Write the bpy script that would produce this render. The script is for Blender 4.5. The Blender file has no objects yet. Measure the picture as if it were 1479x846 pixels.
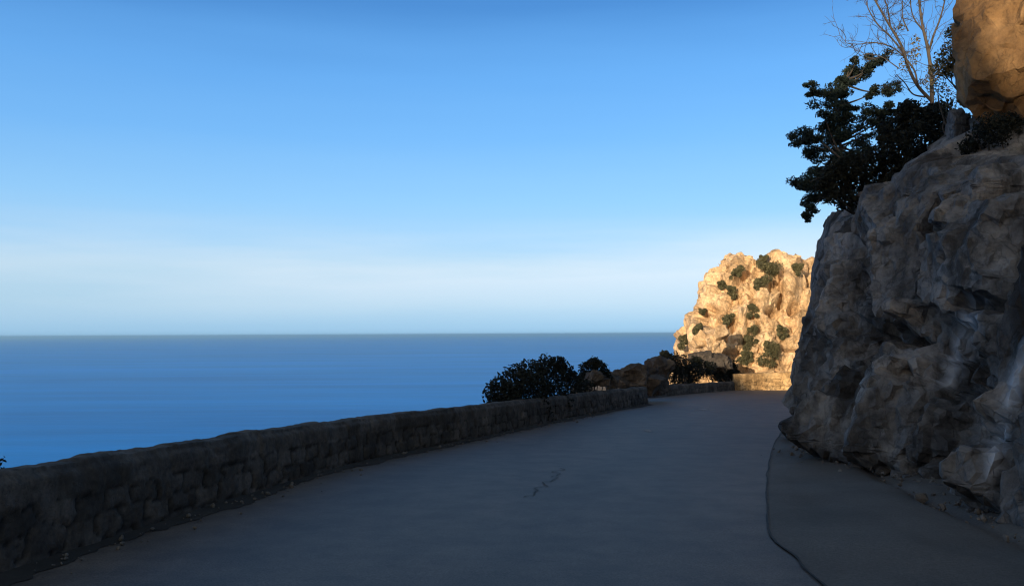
import bpy, bmesh, math, random
import numpy as np
from mathutils import Vector, Matrix

# ------------------------------------------------------------------ camera, sky, sun, exposure
SC = bpy.context.scene
COL = SC.collection
R = math.radians
W, H, F = 1479.0, 846.0, 1230.0          # photo size and focal length in photo pixels
EYE = np.array([0.0, 0.0, 1.5])
PITCH, ROLL = 2.75, -0.29
SLOPE = 0.035                            # the road falls gently ahead
cam_d = bpy.data.cameras.new('camera')
cam = bpy.data.objects.new('camera', cam_d)
COL.objects.link(cam)
cam_d.sensor_width = 36.0
cam_d.lens = 36.0 * F / W
cam_d.clip_start, cam_d.clip_end = 0.05, 300000.0
RM = Matrix.Rotation(R(90 + PITCH), 3, 'X') @ Matrix.Rotation(R(ROLL), 3, 'Z')
cam.matrix_world = Matrix.Translation(Vector(EYE)) @ RM.to_4x4()
SC.camera = cam
RN = np.array(RM)

SUN_AZ, SUN_EL = 210.0, 10.0             # low behind the camera, to the left
world = bpy.data.worlds.new('World')
SC.world = world
world.use_nodes = True
wn, wl = world.node_tree.nodes, world.node_tree.links
wn.clear()
w_out = wn.new('ShaderNodeOutputWorld'); w_bg = wn.new('ShaderNodeBackground')
w_sky = wn.new('ShaderNodeTexSky'); w_sky.sky_type = 'NISHITA'; w_sky.sun_disc = False
w_sky.sun_elevation = R(SUN_EL); w_sky.sun_rotation = R(SUN_AZ)
w_sky.altitude = 300; w_sky.air_density = 1.0; w_sky.dust_density = 0.6; w_sky.ozone_density = 2.0
SKY_STRENGTH = 0.1305
w_bg.inputs['Strength'].default_value = SKY_STRENGTH
# clear-air colours against the height above the horizon on the side away from the sun; Nishita elsewhere
def lin(r, g, b): return tuple((c / 255 / 12.92) if c < 10.3 else ((c / 255 + 0.055) / 1.055) ** 2.4 for c in (r, g, b))
w_tc = wn.new('ShaderNodeTexCoord'); w_sep = wn.new('ShaderNodeSeparateXYZ')
w_map = wn.new('ShaderNodeMapping'); w_map.inputs['Scale'].default_value = (1.5, 1.5, 14.0)
w_noi = wn.new('ShaderNodeTexNoise'); w_noi.inputs['Scale'].default_value = 1.7; w_noi.inputs['Detail'].default_value = 3.0
def wmath(op, a, b=None, c=None, clamp=False):
    n_ = wn.new('ShaderNodeMath'); n_.operation = op; n_.use_clamp = clamp
    for k_, v_ in enumerate((a, b, c)):
        if v_ is None: continue
        if hasattr(v_, 'is_output'): wl.new(v_, n_.inputs[k_])
        else: n_.inputs[k_].default_value = v_
    return n_.outputs[0]
wl.new(w_tc.outputs['Generated'], w_sep.inputs[0]); wl.new(w_tc.outputs['Generated'], w_map.inputs[0])
wl.new(w_map.outputs[0], w_noi.inputs['Vector'])
SX, SY, SZ = w_sep.outputs
veil = wmath('MULTIPLY', wmath('SUBTRACT', w_noi.outputs[0], 0.5), wmath('MULTIPLY', SZ, 0.10))   # thin uneven haze band
w_rmp = wn.new('ShaderNodeValToRGB')
SKY_RAMP = [(0.000, lin(158, 202, 235)), (0.010, lin(165, 206, 236)), (0.035, lin(180, 215, 238)), (0.075, lin(190, 222, 243)), (0.105, lin(172, 216, 250)),
            (0.150, lin(150, 207, 254)), (0.224, lin(122, 188, 250)), (0.290, lin(106, 174, 242)), (0.335, lin(92, 158, 227)), (0.365, lin(78, 142, 212)), (0.60, lin(66, 120, 190))]
rm = w_rmp.color_ramp
while len(rm.elements) < len(SKY_RAMP): rm.elements.new(0.5)
for e, (p, c) in zip(rm.elements, SKY_RAMP):
    e.position = p; e.color = (*c, 1)
wl.new(wmath('ADD', SZ, veil), w_rmp.inputs[0])
w_n2 = wn.new('ShaderNodeTexNoise'); w_n2.inputs['Scale'].default_value = 1.3; w_n2.inputs['Detail'].default_value = 6.0; w_n2.inputs['Roughness'].default_value = 0.55
w_m2 = wn.new('ShaderNodeMapping'); w_m2.inputs['Scale'].default_value = (1.0, 1.0, 11.0); w_m2.inputs['Rotation'].default_value = (0.0, 0.05, 0.0); wl.new(w_tc.outputs['Generated'], w_m2.inputs[0]); wl.new(w_m2.outputs[0], w_n2.inputs['Vector'])
wisp = wmath('MULTIPLY', wmath('ADD', wmath('SUBTRACT', w_n2.outputs[0], 0.40), wmath('MULTIPLY', SX, 0.10)), 4.4, clamp=True)
band = wmath('MULTIPLY', wmath('SUBTRACT', 1.0, wmath('ABSOLUTE', wmath('MULTIPLY', wmath('SUBTRACT', SZ, 0.074), 16.0)), clamp=True), wmath('MULTIPLY', wisp, 0.9), clamp=True)
w_band = wn.new('ShaderNodeMix'); w_band.data_type = 'RGBA'; wl.new(band, w_band.inputs[0]); wl.new(w_rmp.outputs[0], w_band.inputs[6]); w_band.inputs[7].default_value = (*lin(216, 234, 249), 1)
side = wmath('MULTIPLY_ADD', wmath('ADD', SX, 0.35), 0.16, 1.0)                                   # a little lighter to the right
w_scl = wn.new('ShaderNodeVectorMath'); w_scl.operation = 'SCALE'; wl.new(w_band.outputs[2], w_scl.inputs[0]); wl.new(wmath('MULTIPLY', side, 0.87 / SKY_STRENGTH), w_scl.inputs['Scale'])
f_up = wmath('SUBTRACT', 1.0, wmath('MULTIPLY', wmath('SUBTRACT', SZ, 0.40), 2.2, clamp=True)); f_fw = wmath('MULTIPLY', wmath('ADD', SY, 0.45), 1.6, clamp=True)
w_mul = wn.new('ShaderNodeMix'); w_mul.data_type = 'RGBA'
wl.new(wmath('MULTIPLY', f_up, f_fw, clamp=True), w_mul.inputs[0])
w_tint = wn.new('ShaderNodeMix'); w_tint.data_type = 'RGBA'; w_tint.blend_type = 'MULTIPLY'; w_tint.inputs[0].default_value = 1.0
w_tint.inputs[7].default_value = (2.05, 1.48, 1.05, 1)
wl.new(w_sky.outputs[0], w_tint.inputs[6]); wl.new(w_tint.outputs[2], w_mul.inputs[6]); wl.new(w_scl.outputs[0], w_mul.inputs[7])
wl.new(w_mul.outputs[2], w_bg.inputs['Color']); wl.new(w_bg.outputs[0], w_out.inputs[0])

sun_d = bpy.data.lights.new('sun', 'SUN'); sun_d.energy = 5.0; sun_d.angle = R(0.5); sun_d.color = (1.0, 0.80, 0.55)
sun = bpy.data.objects.new('sun', sun_d); COL.objects.link(sun)
SUNV = Vector((math.sin(R(SUN_AZ)) * math.cos(R(SUN_EL)), math.cos(R(SUN_AZ)) * math.cos(R(SUN_EL)), math.sin(R(SUN_EL))))
sun.rotation_euler = SUNV.to_track_quat('Z', 'Y').to_euler(); sun.location = (20, -40, 30)
SC.view_settings.view_transform = 'Standard'; SC.view_settings.look = 'None'
SC.view_settings.gamma = 1.0; SC.view_settings.exposure = 0.2; SC.view_settings.use_curve_mapping = False
SC.cycles.max_bounces = 6; SC.cycles.filter_width = 1.15

# ------------------------------------------------------------------ helpers: rays, noise, meshes
def ray(px, py):
    return RN @ np.array([(px - W / 2) / F, -(py - H / 2) / F, -1.0])
def at(px, py, Y):
    d = ray(px, py); return EYE + d * (Y / d[1])
def gnd(px, py):
    d = ray(px, py); k = EYE[2] / (-d[2] - SLOPE * d[1]); return EYE + d * k
def gz(y): return -SLOPE * y
def project(P):
    q = (P - EYE) @ RN
    z = -q[..., 2]
    zz = np.where(np.abs(z) < 1e-3, 1e-3, z)
    return W / 2 + q[..., 0] / zz * F, H / 2 - q[..., 1] / zz * F, z

def h32(*a):
    x = np.zeros(np.broadcast(*a).shape, np.uint32)
    for i, v in enumerate(a):
        x = x ^ (np.asarray(v).astype(np.int64).astype(np.uint32) * np.uint32([0x9E3779B1, 0x85EBCA77, 0xC2B2AE3D, 0x27D4EB2F][i % 4]))
        x = (x ^ (x >> np.uint32(15))) * np.uint32(0x2C1B3C6D)
        x = (x ^ (x >> np.uint32(12))) * np.uint32(0x297A2D39)
    x = x ^ (x >> np.uint32(15))
    return x.astype(np.float64) / 4294967295.0
np.seterr(over='ignore')
def noise(P, seed=0):
    i = np.floor(P); f = P - i; u = f * f * f * (f * (f * 6 - 15) + 10); i = i.astype(np.int64)
    r = 0
    for dx in (0, 1):
        for dy in (0, 1):
            for dz in (0, 1):
                w = (u[..., 0] if dx else 1 - u[..., 0]) * (u[..., 1] if dy else 1 - u[..., 1]) * (u[..., 2] if dz else 1 - u[..., 2])
                r = r + w * h32(i[..., 0] + dx, i[..., 1] + dy, i[..., 2] + dz, np.int64(seed))
    return r * 2 - 1
def fbm(P, octv=4, seed=0, gain=0.5):
    r = 0; a = 1.0; n = 0
    for k in range(octv):
        r = r + a * noise(P * 2.03 ** k + 17.3 * k, seed + k); n += a; a *= gain
    return r / n * 1.6
def ridged(P, octv=4, seed=0):
    r = 0; a = 1.0; n = 0
    for k in range(octv):
        r = r + a * (1 - 2 * np.abs(noise(P * 2.03 ** k + 9.1 * k, seed + k))); n += a; a *= 0.5
    return r / n
def vor2(S, T, seed, jit=0.9):
    """jittered cells: id hash values, nearest and second distance, offset from the cell centre"""
    i = np.floor(S).astype(np.int64); j = np.floor(T).astype(np.int64)
    d1 = np.full(S.shape, 9.0); d2 = d1.copy(); ox = np.zeros(S.shape); oy = ox.copy()
    ci = np.zeros(S.shape, np.int64); cj = ci.copy()
    for a in (-1, 0, 1):
        for b in (-1, 0, 1):
            x = i + a + 0.5 + (h32(i + a, j + b, np.int64(seed)) - 0.5) * jit
            y = j + b + 0.5 + (h32(i + a, j + b, np.int64(seed + 77)) - 0.5) * jit
            dx, dy = S - x, T - y; d = np.hypot(dx, dy); n = d < d1
            d2 = np.where(n, d1, np.minimum(d2, d)); d1 = np.where(n, d, d1)
            ox = np.where(n, dx, ox); oy = np.where(n, dy, oy); ci = np.where(n, i + a, ci); cj = np.where(n, j + b, cj)
    return (lambda k: h32(ci, cj, np.int64(seed + 1000 + k))), d1, d2, ox, oy
def blocks(S, T, ss, st, seed, tilt, hv, warp=0.25, bias=0.5):
    """broken-rock relief: every cell is a tilted facet at its own height"""
    Q = np.stack([S / ss, T / st, np.full(S.shape, seed * 1.7)], -1)
    wS = S / ss + warp * fbm(Q * 1.3, 3, seed); wT = T / st + warp * fbm(Q * 1.3 + 40, 3, seed + 5)
    rnd, d1, d2, ox, oy = vor2(wS, wT, seed)
    edge = np.clip((d2 - d1) / 0.07, 0, 1)
    ts_, tt_ = tilt if isinstance(tilt, tuple) else (tilt, tilt)
    d = (rnd(0) - 0.5) * hv + (ts_ * (rnd(1) - 0.5) * 2 * ox * ss + tt_ * (rnd(2) - bias) * 2 * oy * st)
    return d - (1 - edge) * hv * 0.35, rnd(3)

def facets(P, scale, seed, tilt, hv, k=14.0, bias=(0, 0, 0)):
    """broken-rock relief in space: tilted facets of jittered cells, joined by short steep steps; also a tone per cell"""
    Q = P / np.asarray(scale); nd = Q.shape[-1]; Q3 = Q if nd == 3 else np.concatenate([Q, Q[..., :1] * 0], -1)
    Q = Q + np.stack([0.14 * fbm(Q3 * 1.5 + seed + 7 * a, 3, seed + a) for a in range(nd)], -1)
    I = np.floor(Q).astype(np.int64); best = np.full(Q.shape[:-1], 9.0)
    offs = np.stack(np.meshgrid(*[[-1, 0, 1]] * nd, indexing='ij'), -1).reshape(-1, nd); cells = []
    for o in offs:
        J = [I[..., a] + o[a] for a in range(nd)]
        d2 = 0
        for a in range(nd): d2 = d2 + (Q[..., a] - (J[a] + 0.5 + 0.85 * (h32(*J, np.int64(seed + 50 + a)) - 0.5))) ** 2
        d_ = np.sqrt(d2); cells.append(d_); best = np.minimum(best, d_)
    num = den = ton = 0
    for o, d_ in zip(offs, cells):
        m = d_ < best + 5.0 / k
        if not m.any(): continue
        J = [I[..., a][m] + o[a] for a in range(nd)]
        v = (h32(*J, np.int64(seed)) - 0.5) * hv
        for a in range(nd):
            off = (Q[..., a][m] - (J[a] + 0.5 + 0.85 * (h32(*J, np.int64(seed + 50 + a)) - 0.5))) * scale[a]
            v = v + off * (tilt * 2 * (h32(*J, np.int64(seed + 80 + a)) - 0.5) + bias[a])
        w = np.exp(-k * (d_[m] - best[m])); 
        if isinstance(num, int): num = np.zeros(best.shape); den = np.zeros(best.shape); ton = np.zeros(best.shape)
        num[m] += w * v; den[m] += w; ton[m] += w * h32(*J, np.int64(seed + 99))
    return num / den, ton / den
def rot_euler(rx, ry, rz):
    return np.array(Matrix.Rotation(rz, 3, 'Z') @ Matrix.Rotation(ry, 3, 'Y') @ Matrix.Rotation(rx, 3, 'X'))
def make_block(rng, size, frame, jitter=0.2, bevels=7):
    """planes (normal, offset) of an angular block round the origin: three joint sets and a few broken corners"""
    A = frame @ rot_euler(*rng.normal(0, jitter, 3)); n, o = [], []
    for k in range(3):
        for sg in (1, -1):
            v = A[:, k] * sg + rng.normal(0, 0.10, 3); n.append(v / np.linalg.norm(v)); o.append(size[k] * 0.5 * rng.uniform(0.8, 1.1))
    for _ in range(bevels):
        w = rng.normal(size=3); w /= np.linalg.norm(w); v = A @ (w / np.asarray(size)); v /= np.linalg.norm(v)
        sup = np.abs((A.T @ v) * size).sum() * 0.5; n.append(v); o.append(sup * rng.uniform(0.58, 0.82))
    return np.array(n), np.array(o)
def exits(P0, N, c, block):
    """how far along each ray the block's surface lies (nan where the ray misses)"""
    n, o = block; dn = N @ n.T; num = o[None] - (P0 - c) @ n.T
    with np.errstate(divide='ignore', invalid='ignore'):
        t = num / dn
    t1 = np.where(dn > 1e-6, t, np.inf).min(1); t0 = np.where(dn < -1e-6, t, -np.inf).max(1)
    return np.where((t1 > t0) & np.isfinite(t1), t1, np.nan)
def union_relief(P0, N, blocks, floor):
    sh = P0.shape[:-1]; Pf = P0.reshape(-1, 3); Nf = N.reshape(-1, 3); D = np.broadcast_to(floor, sh).reshape(-1).copy(); tn = np.full(D.shape, 0.5)
    order = np.argsort(Pf[:, 1]); ys = Pf[order, 1]
    for c, r, blk, tone_ in blocks:
        a, b = np.searchsorted(ys, [c[1] - r, c[1] + r]); idx = order[a:b]
        if len(idx) == 0: continue
        idx = idx[(np.abs(Pf[idx, 0] - c[0]) < r) & (np.abs(Pf[idx, 2] - c[2]) < r)]
        if len(idx) == 0: continue
        dn = Nf[idx] @ blk[0].T; num = blk[1][None] - (Pf[idx] - c) @ blk[0].T
        t = np.where(dn > -0.35, num / np.maximum(dn, 0.27), np.inf).min(1); m = t > D[idx]; k = idx[m]; D[k] = t[m]; tn[k] = tone_
    return D.reshape(sh), tn.reshape(sh)
def break_up(o, ratio, ang):
    """merge the fine relief into plane facets that meet at hard edges, as fractured rock does"""
    md = o.modifiers.new('facets', 'DECIMATE'); md.ratio = ratio
    dg = bpy.context.evaluated_depsgraph_get(); me = bpy.data.meshes.new_from_object(o.evaluated_get(dg)); old = o.data
    o.modifiers.clear(); me.name = old.name; o.data = me
    me.polygons.foreach_set('use_smooth', np.ones(len(me.polygons), bool)); me.set_sharp_from_angle(angle=R(ang)); me.update()
def smooth_path(pts, w=1.2, step=0.05):
    c, s_ = spline(pts, step); n = max(1, int(w / step)); kx = np.arange(-2 * n, 2 * n + 1); g = np.exp(-(kx / n) ** 2); g /= g.sum()
    e = np.concatenate([c[:1] + (c[:1] - c[1:2]) * np.arange(2 * n, 0, -1)[:, None], c, c[-1:] + (c[-1:] - c[-2:-1]) * np.arange(1, 2 * n + 1)[:, None]])
    q = np.stack([np.convolve(e[:, k], g, 'valid') for k in range(c.shape[1])], 1)
    return [tuple(v) for v in q[::max(1, int(0.4 / step))]] + [tuple(q[-1])]

def link(name, me, parent=None):
    o = bpy.data.objects.new(name, me); COL.objects.link(o)
    if parent is not None: o.parent = parent
    return o
def raw_mesh(name, V, Fc, mat, attrs=None, smooth=True):
    V = np.asarray(V, float).reshape(-1, 3); me = bpy.data.meshes.new(name)
    Fc = np.asarray(Fc); n, k = Fc.shape
    me.vertices.add(len(V)); me.vertices.foreach_set('co', V.astype(np.float32).ravel())
    me.loops.add(n * k); me.loops.foreach_set('vertex_index', Fc.astype(np.int32).ravel())
    me.polygons.add(n); me.polygons.foreach_set('loop_start', np.arange(0, n * k, k, dtype=np.int32))
    me.polygons.foreach_set('loop_total', np.full(n, k, np.int32))
    me.polygons.foreach_set('use_smooth', np.full(n, smooth))
    me.update(calc_edges=True); me.validate()
    for an, av in (attrs or {}).items():
        at_ = me.attributes.new(an, 'FLOAT', 'POINT'); at_.data.foreach_set('value', np.asarray(av, np.float32).ravel())
    if mat: me.materials.append(mat)
    return me
def grid_faces(ni, nj, wrap=False):
    I, J = np.meshgrid(np.arange(ni if wrap else ni - 1), np.arange(nj - 1), indexing='ij')
    I2 = (I + 1) % ni
    return np.stack([I * nj + J, I2 * nj + J, I2 * nj + J + 1, I * nj + J + 1], -1).reshape(-1, 4)
def grid_normals(P, wrap=False):
    if wrap: du = np.roll(P, -1, 0) - np.roll(P, 1, 0)
    else: du = np.gradient(P, axis=0)
    n = np.cross(du, np.gradient(P, axis=1))
    return n / (np.linalg.norm(n, axis=-1, keepdims=True) + 1e-12)
def tag(o, label=None, cat=None, group=None, kind=None):
    if label: o['label'] = label
    if cat: o['category'] = cat
    if group: o['group'] = group
    if kind: o['kind'] = kind
    return o
def empty(name, loc):
    o = bpy.data.objects.new(name, None); COL.objects.link(o); o.location = tuple(float(v) for v in loc); o.empty_display_size = 0.2
    return o
def spline(pts, step):
    """smooth curve through points, sampled every step metres"""
    p = np.array(pts, float); p = np.vstack([2 * p[0] - p[1], p, 2 * p[-1] - p[-2]]); out = []
    for i in range(1, len(p) - 2):
        t = np.linspace(0, 1, 40, endpoint=False)[:, None]; a, b, c, d = p[i - 1:i + 3]
        out.append(0.5 * (2 * b + (c - a) * t + (2 * a - 5 * b + 4 * c - d) * t ** 2 + (3 * b - a - 3 * c + d) * t ** 3))
    out = np.vstack(out + [p[-2:-1]]); L = np.r_[0, np.cumsum(np.linalg.norm(np.diff(out, axis=0), axis=1))]
    s = np.arange(0, L[-1], step) if np.isscalar(step) else np.asarray(step)
    return np.stack([np.interp(s, L, out[:, k]) for k in range(p.shape[1])], 1), s
def sstep(a, b, x):
    t = np.clip((x - a) / (b - a), 0, 1); return t * t * (3 - 2 * t)

class MB:
    def __init__(s): s.v = []; s.f = []; s.n = 0
    def add(s, V, Fc):
        s.v.append(np.asarray(V, float)); s.f.append(np.asarray(Fc) + s.n); s.n += len(V)
    def tube(s, pts, radii, sides=6):
        pts = np.asarray(pts, float); radii = np.broadcast_to(radii, len(pts)); d = np.gradient(pts, axis=0)
        d /= np.linalg.norm(d, axis=1, keepdims=True) + 1e-9
        ref = np.where(np.abs(d[:, :1]) < 0.8, [[1.0, 0, 0]], [[0, 1.0, 0]])
        u = np.cross(d, ref); u /= np.linalg.norm(u, axis=1, keepdims=True); v = np.cross(d, u)
        a = np.linspace(0, 2 * np.pi, sides, endpoint=False)
        V = pts[:, None] + radii[:, None, None] * (np.cos(a)[None, :, None] * u[:, None] + np.sin(a)[None, :, None] * v[:, None])
        n = len(pts); I, J = np.meshgrid(np.arange(n - 1), np.arange(sides), indexing='ij'); J2 = (J + 1) % sides
        s.add(V.reshape(-1, 3), np.stack([I * sides + J, I * sides + J2, (I + 1) * sides + J2, (I + 1) * sides + J], -1).reshape(-1, 4))
    def leaves(s, C, size, rng, aspect=0.5, flat=0.0):
        n = len(C); d = rng.normal(size=(n, 3)); d[:, 2] *= 1 - flat; d /= np.linalg.norm(d, axis=1, keepdims=True)
        e = np.cross(d, rng.normal(size=(n, 3))); e /= np.linalg.norm(e, axis=1, keepdims=True)
        L = (size * rng.uniform(0.6, 1.4, n))[:, None]; Wd = L * aspect
        V = np.stack([C - d * L * .5, C + e * Wd * .5, C + d * L * .5, C - e * Wd * .5], 1).reshape(-1, 3)
        s.add(V, np.arange(4 * n).reshape(-1, 4))
    def build(s, name, mat, parent=None, smooth=True, origin=None):
        V = np.vstack(s.v)
        if origin is not None: V = V - np.asarray(origin)
        return link(name, raw_mesh(name, V, np.vstack(s.f), mat, smooth=smooth), parent)

# ------------------------------------------------------------------ materials
def new_mat(name):
    m = bpy.data.materials.new(name); m.use_nodes = True; n = m.node_tree.nodes; l = m.node_tree.links
    return m, n, l, n['Principled BSDF']
def ramp(n, stops):
    r = n.new('ShaderNodeValToRGB'); c = r.color_ramp
    while len(c.elements) < len(stops): c.elements.new(0.5)
    for e, (p, k) in zip(c.elements, stops): e.position = p; e.color = (*k, 1)
    return r
def tex_noise(n, l, co, scale, detail=5, rough=0.6, stretch=None):
    t = n.new('ShaderNodeTexNoise'); t.inputs['Scale'].default_value = scale; t.inputs['Detail'].default_value = detail; t.inputs['Roughness'].default_value = rough
    if stretch:
        m = n.new('ShaderNodeMapping'); m.inputs['Scale'].default_value = stretch; l.new(co, m.inputs[0]); co = m.outputs[0]
    l.new(co, t.inputs['Vector']); return t
def mixc(n, l, fac, a, b, mode='MIX'):
    m = n.new('ShaderNodeMix'); m.data_type = 'RGBA'; m.blend_type = mode
    for sock, v in ((0, fac), (6, a), (7, b)):
        if hasattr(v, 'is_output'): l.new(v, m.inputs[sock])
        elif sock == 0: m.inputs[0].default_value = v
        else: m.inputs[sock].default_value = (*v, 1)
    return m.outputs[2]
def bump(n, l, h, strength, dist, prev=None):
    b = n.new('ShaderNodeBump'); b.inputs['Strength'].default_value = strength; b.inputs['Distance'].default_value = dist
    l.new(h, b.inputs['Height'])
    if prev is not None: l.new(prev, b.inputs['Normal'])
    return b.outputs[0]

def rock_mat(name, dark, mid, light, scale=1.0, stain=(0.03, 0.03, 0.03), stain_amt=0.5, bd=0.03, pale=(0.34, 0.37, 0.42), crack=0.35):
    """granite: broad colour drift, weather stains, fissures, grain; 'tone' per block and 'pale' mineral streaks come with the mesh"""
    m, n, l, p = new_mat(name)
    tc = n.new('ShaderNodeTexCoord'); co = tc.outputs['Object']
    a = tex_noise(n, l, co, 0.8 * scale, 8, 0.68); b = tex_noise(n, l, co, 7 * scale, 8, 0.72); c = tex_noise(n, l, co, 48 * scale, 4, 0.65)
    st = tex_noise(n, l, co, 1.1 * scale, 8, 0.66, (1.0, 1.0, 0.35)); sp = tex_noise(n, l, co, 4.5 * scale, 6, 0.7)
    r1 = ramp(n, [(0.36, dark), (0.5, mid), (0.64, light)]); l.new(a.outputs[0], r1.inputs[0])
    r2 = ramp(n, [(0.36, (0.60, 0.61, 0.63)), (0.5, (0.97, 0.97, 0.97)), (0.66, (1.22, 1.19, 1.13))]); l.new(b.outputs[0], r2.inputs[0])
    col = mixc(n, l, 0.85, r1.outputs[0], r2.outputs[0], 'MULTIPLY')
    r4 = ramp(n, [(0.58, (0, 0, 0)), (0.68, (stain_amt * 0.6,) * 3)]); l.new(sp.outputs[0], r4.inputs[0]); col = mixc(n, l, r4.outputs[0], col, stain)
    r3 = ramp(n, [(0.50, (0, 0, 0)), (0.60, (stain_amt,) * 3)]); l.new(st.outputs[0], r3.inputs[0]); col = mixc(n, l, r3.outputs[0], col, stain)
    # fissures: warped cell borders, long in the vertical
    wv = n.new('ShaderNodeMix'); wv.data_type = 'RGBA'; wv.blend_type = 'LINEAR_LIGHT'; wv.inputs[0].default_value = 0.22
    l.new(co, wv.inputs[6]); wz = tex_noise(n, l, co, 2.2 * scale, 4, 0.6); l.new(wz.outputs['Color'], wv.inputs[7])
    mp = n.new('ShaderNodeMapping'); mp.inputs['Scale'].default_value = (1.0, 1.0, 0.55); mp.inputs['Rotation'].default_value = (0.3, 0.25, 0.0); l.new(wv.outputs[2], mp.inputs[0])
    fs = None
    for k, wd in ((1.5, 0.035), (4.2, 0.06)):
        v = n.new('ShaderNodeTexVoronoi'); v.feature = 'DISTANCE_TO_EDGE'; v.inputs['Scale'].default_value = k * scale; l.new(mp.outputs[0], v.inputs['Vector'])
        q = n.new('ShaderNodeMapRange'); q.inputs['From Max'].default_value = wd; l.new(v.outputs['Distance'], q.inputs['Value'])
        if fs is None: fs = q.outputs[0]
        else:
            mm = n.new('ShaderNodeMath'); mm.operation = 'MINIMUM'; l.new(fs, mm.inputs[0]); l.new(q.outputs[0], mm.inputs[1]); fs = mm.outputs[0]
    gate = ramp(n, [(0.42, (0, 0, 0)), (0.52, (1, 1, 1))]); l.new(wz.outputs[0], gate.inputs[0])
    iv = n.new('ShaderNodeMath'); iv.operation = 'SUBTRACT'; iv.inputs[0].default_value = 1.0; l.new(fs, iv.inputs[1])
    gm = n.new('ShaderNodeMath'); gm.operation = 'MULTIPLY'; l.new(iv.outputs[0], gm.inputs[0]); l.new(gate.outputs[0], gm.inputs[1])
    g2 = n.new('ShaderNodeMath'); g2.operation = 'MULTIPLY'; l.new(gm.outputs[0], g2.inputs[0]); g2.inputs[1].default_value = crack
    col = mixc(n, l, g2.outputs[0], col, tuple(0.5 * q for q in stain))
    t = n.new('ShaderNodeAttribute'); t.attribute_name = 'tone'
    col = mixc(n, l, 1.0, col, t.outputs['Color'], 'MULTIPLY')
    pl = n.new('ShaderNodeAttribute'); pl.attribute_name = 'pale'
    col = mixc(n, l, pl.outputs['Fac'], col, pale)
    l.new(col, p.inputs['Base Color']); p.inputs['Roughness'].default_value = 0.88; p.inputs['Specular IOR Level'].default_value = 0.25
    inv = n.new('ShaderNodeMath'); inv.operation = 'SUBTRACT'; inv.inputs[0].default_value = 1.0; l.new(gm.outputs[0], inv.inputs[1])
    # chipped facets: every small cell is a plane at its own tilt
    nb = bump(n, l, inv.outputs[0], 0.4, bd * 0.8 / scale)
    for k, dd in ((3.2, 2.2), (8.5, 0.9)):
        v = n.new('ShaderNodeTexVoronoi'); v.inputs['Scale'].default_value = k * scale; l.new(mp.outputs[0], v.inputs['Vector'])
        sub_ = n.new('ShaderNodeVectorMath'); sub_.operation = 'SUBTRACT'; l.new(mp.outputs[0], sub_.inputs[0]); l.new(v.outputs['Position'], sub_.inputs[1])
        cen = n.new('ShaderNodeVectorMath'); cen.operation = 'SUBTRACT'; l.new(v.outputs['Color'], cen.inputs[0]); cen.inputs[1].default_value = (0.5, 0.5, 0.5)
        dot = n.new('ShaderNodeVectorMath'); dot.operation = 'DOT_PRODUCT'; l.new(sub_.outputs[0], dot.inputs[0]); l.new(cen.outputs[0], dot.inputs[1])
        hgt_ = n.new('ShaderNodeMath'); hgt_.operation = 'MULTIPLY'; hgt_.inputs[1].default_value = k * scale; l.new(dot.outputs['Value'], hgt_.inputs[0])
        nb = bump(n, l, hgt_.outputs[0], 0.9, bd * dd / scale, nb)
    nb = bump(n, l, b.outputs[0], 0.4, bd * 0.9 / scale, nb); nb = bump(n, l, c.outputs[0], 0.7, bd * 0.5 / scale, nb)
    l.new(nb, p.inputs['Normal']); return m
def leaf_mat(name, c1, c2, c3):
    m, n, l, p = new_mat(name)
    g = n.new('ShaderNodeNewGeometry'); tc = n.new('ShaderNodeTexCoord')
    r = ramp(n, [(0.0, c1), (0.6, c2), (1.0, c3)]); l.new(g.outputs['Random Per Island'], r.inputs[0])
    q = tex_noise(n, l, tc.outputs['Object'], 2.2, 3); rr = ramp(n, [(0.35, (0.6, 0.62, 0.6)), (0.65, (1.1, 1.08, 1.0))]); l.new(q.outputs[0], rr.inputs[0])
    col = mixc(n, l, 1.0, r.outputs[0], rr.outputs[0], 'MULTIPLY')
    l.new(col, p.inputs['Base Color']); p.inputs['Roughness'].default_value = 0.7; p.inputs['Specular IOR Level'].default_value = 0.2
    tr = n.new('ShaderNodeBsdfTranslucent'); l.new(col, tr.inputs[0]); mx = n.new('ShaderNodeMixShader'); mx.inputs[0].default_value = 0.2
    l.new(p.outputs[0], mx.inputs[1]); l.new(tr.outputs[0], mx.inputs[2]); l.new(mx.outputs[0], n['Material Output'].inputs[0])
    return m
def bark_mat(name, c1, c2):
    m, n, l, p = new_mat(name); tc = n.new('ShaderNodeTexCoord')
    t = tex_noise(n, l, tc.outputs['Object'], 14, 5, 0.6, (1, 1, 0.25)); r = ramp(n, [(0.35, c1), (0.65, c2)]); l.new(t.outputs[0], r.inputs[0])
    l.new(r.outputs[0], p.inputs['Base Color']); p.inputs['Roughness'].default_value = 0.9
    l.new(bump(n, l, t.outputs[0], 0.6, 0.01), p.inputs['Normal']); return m

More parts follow.
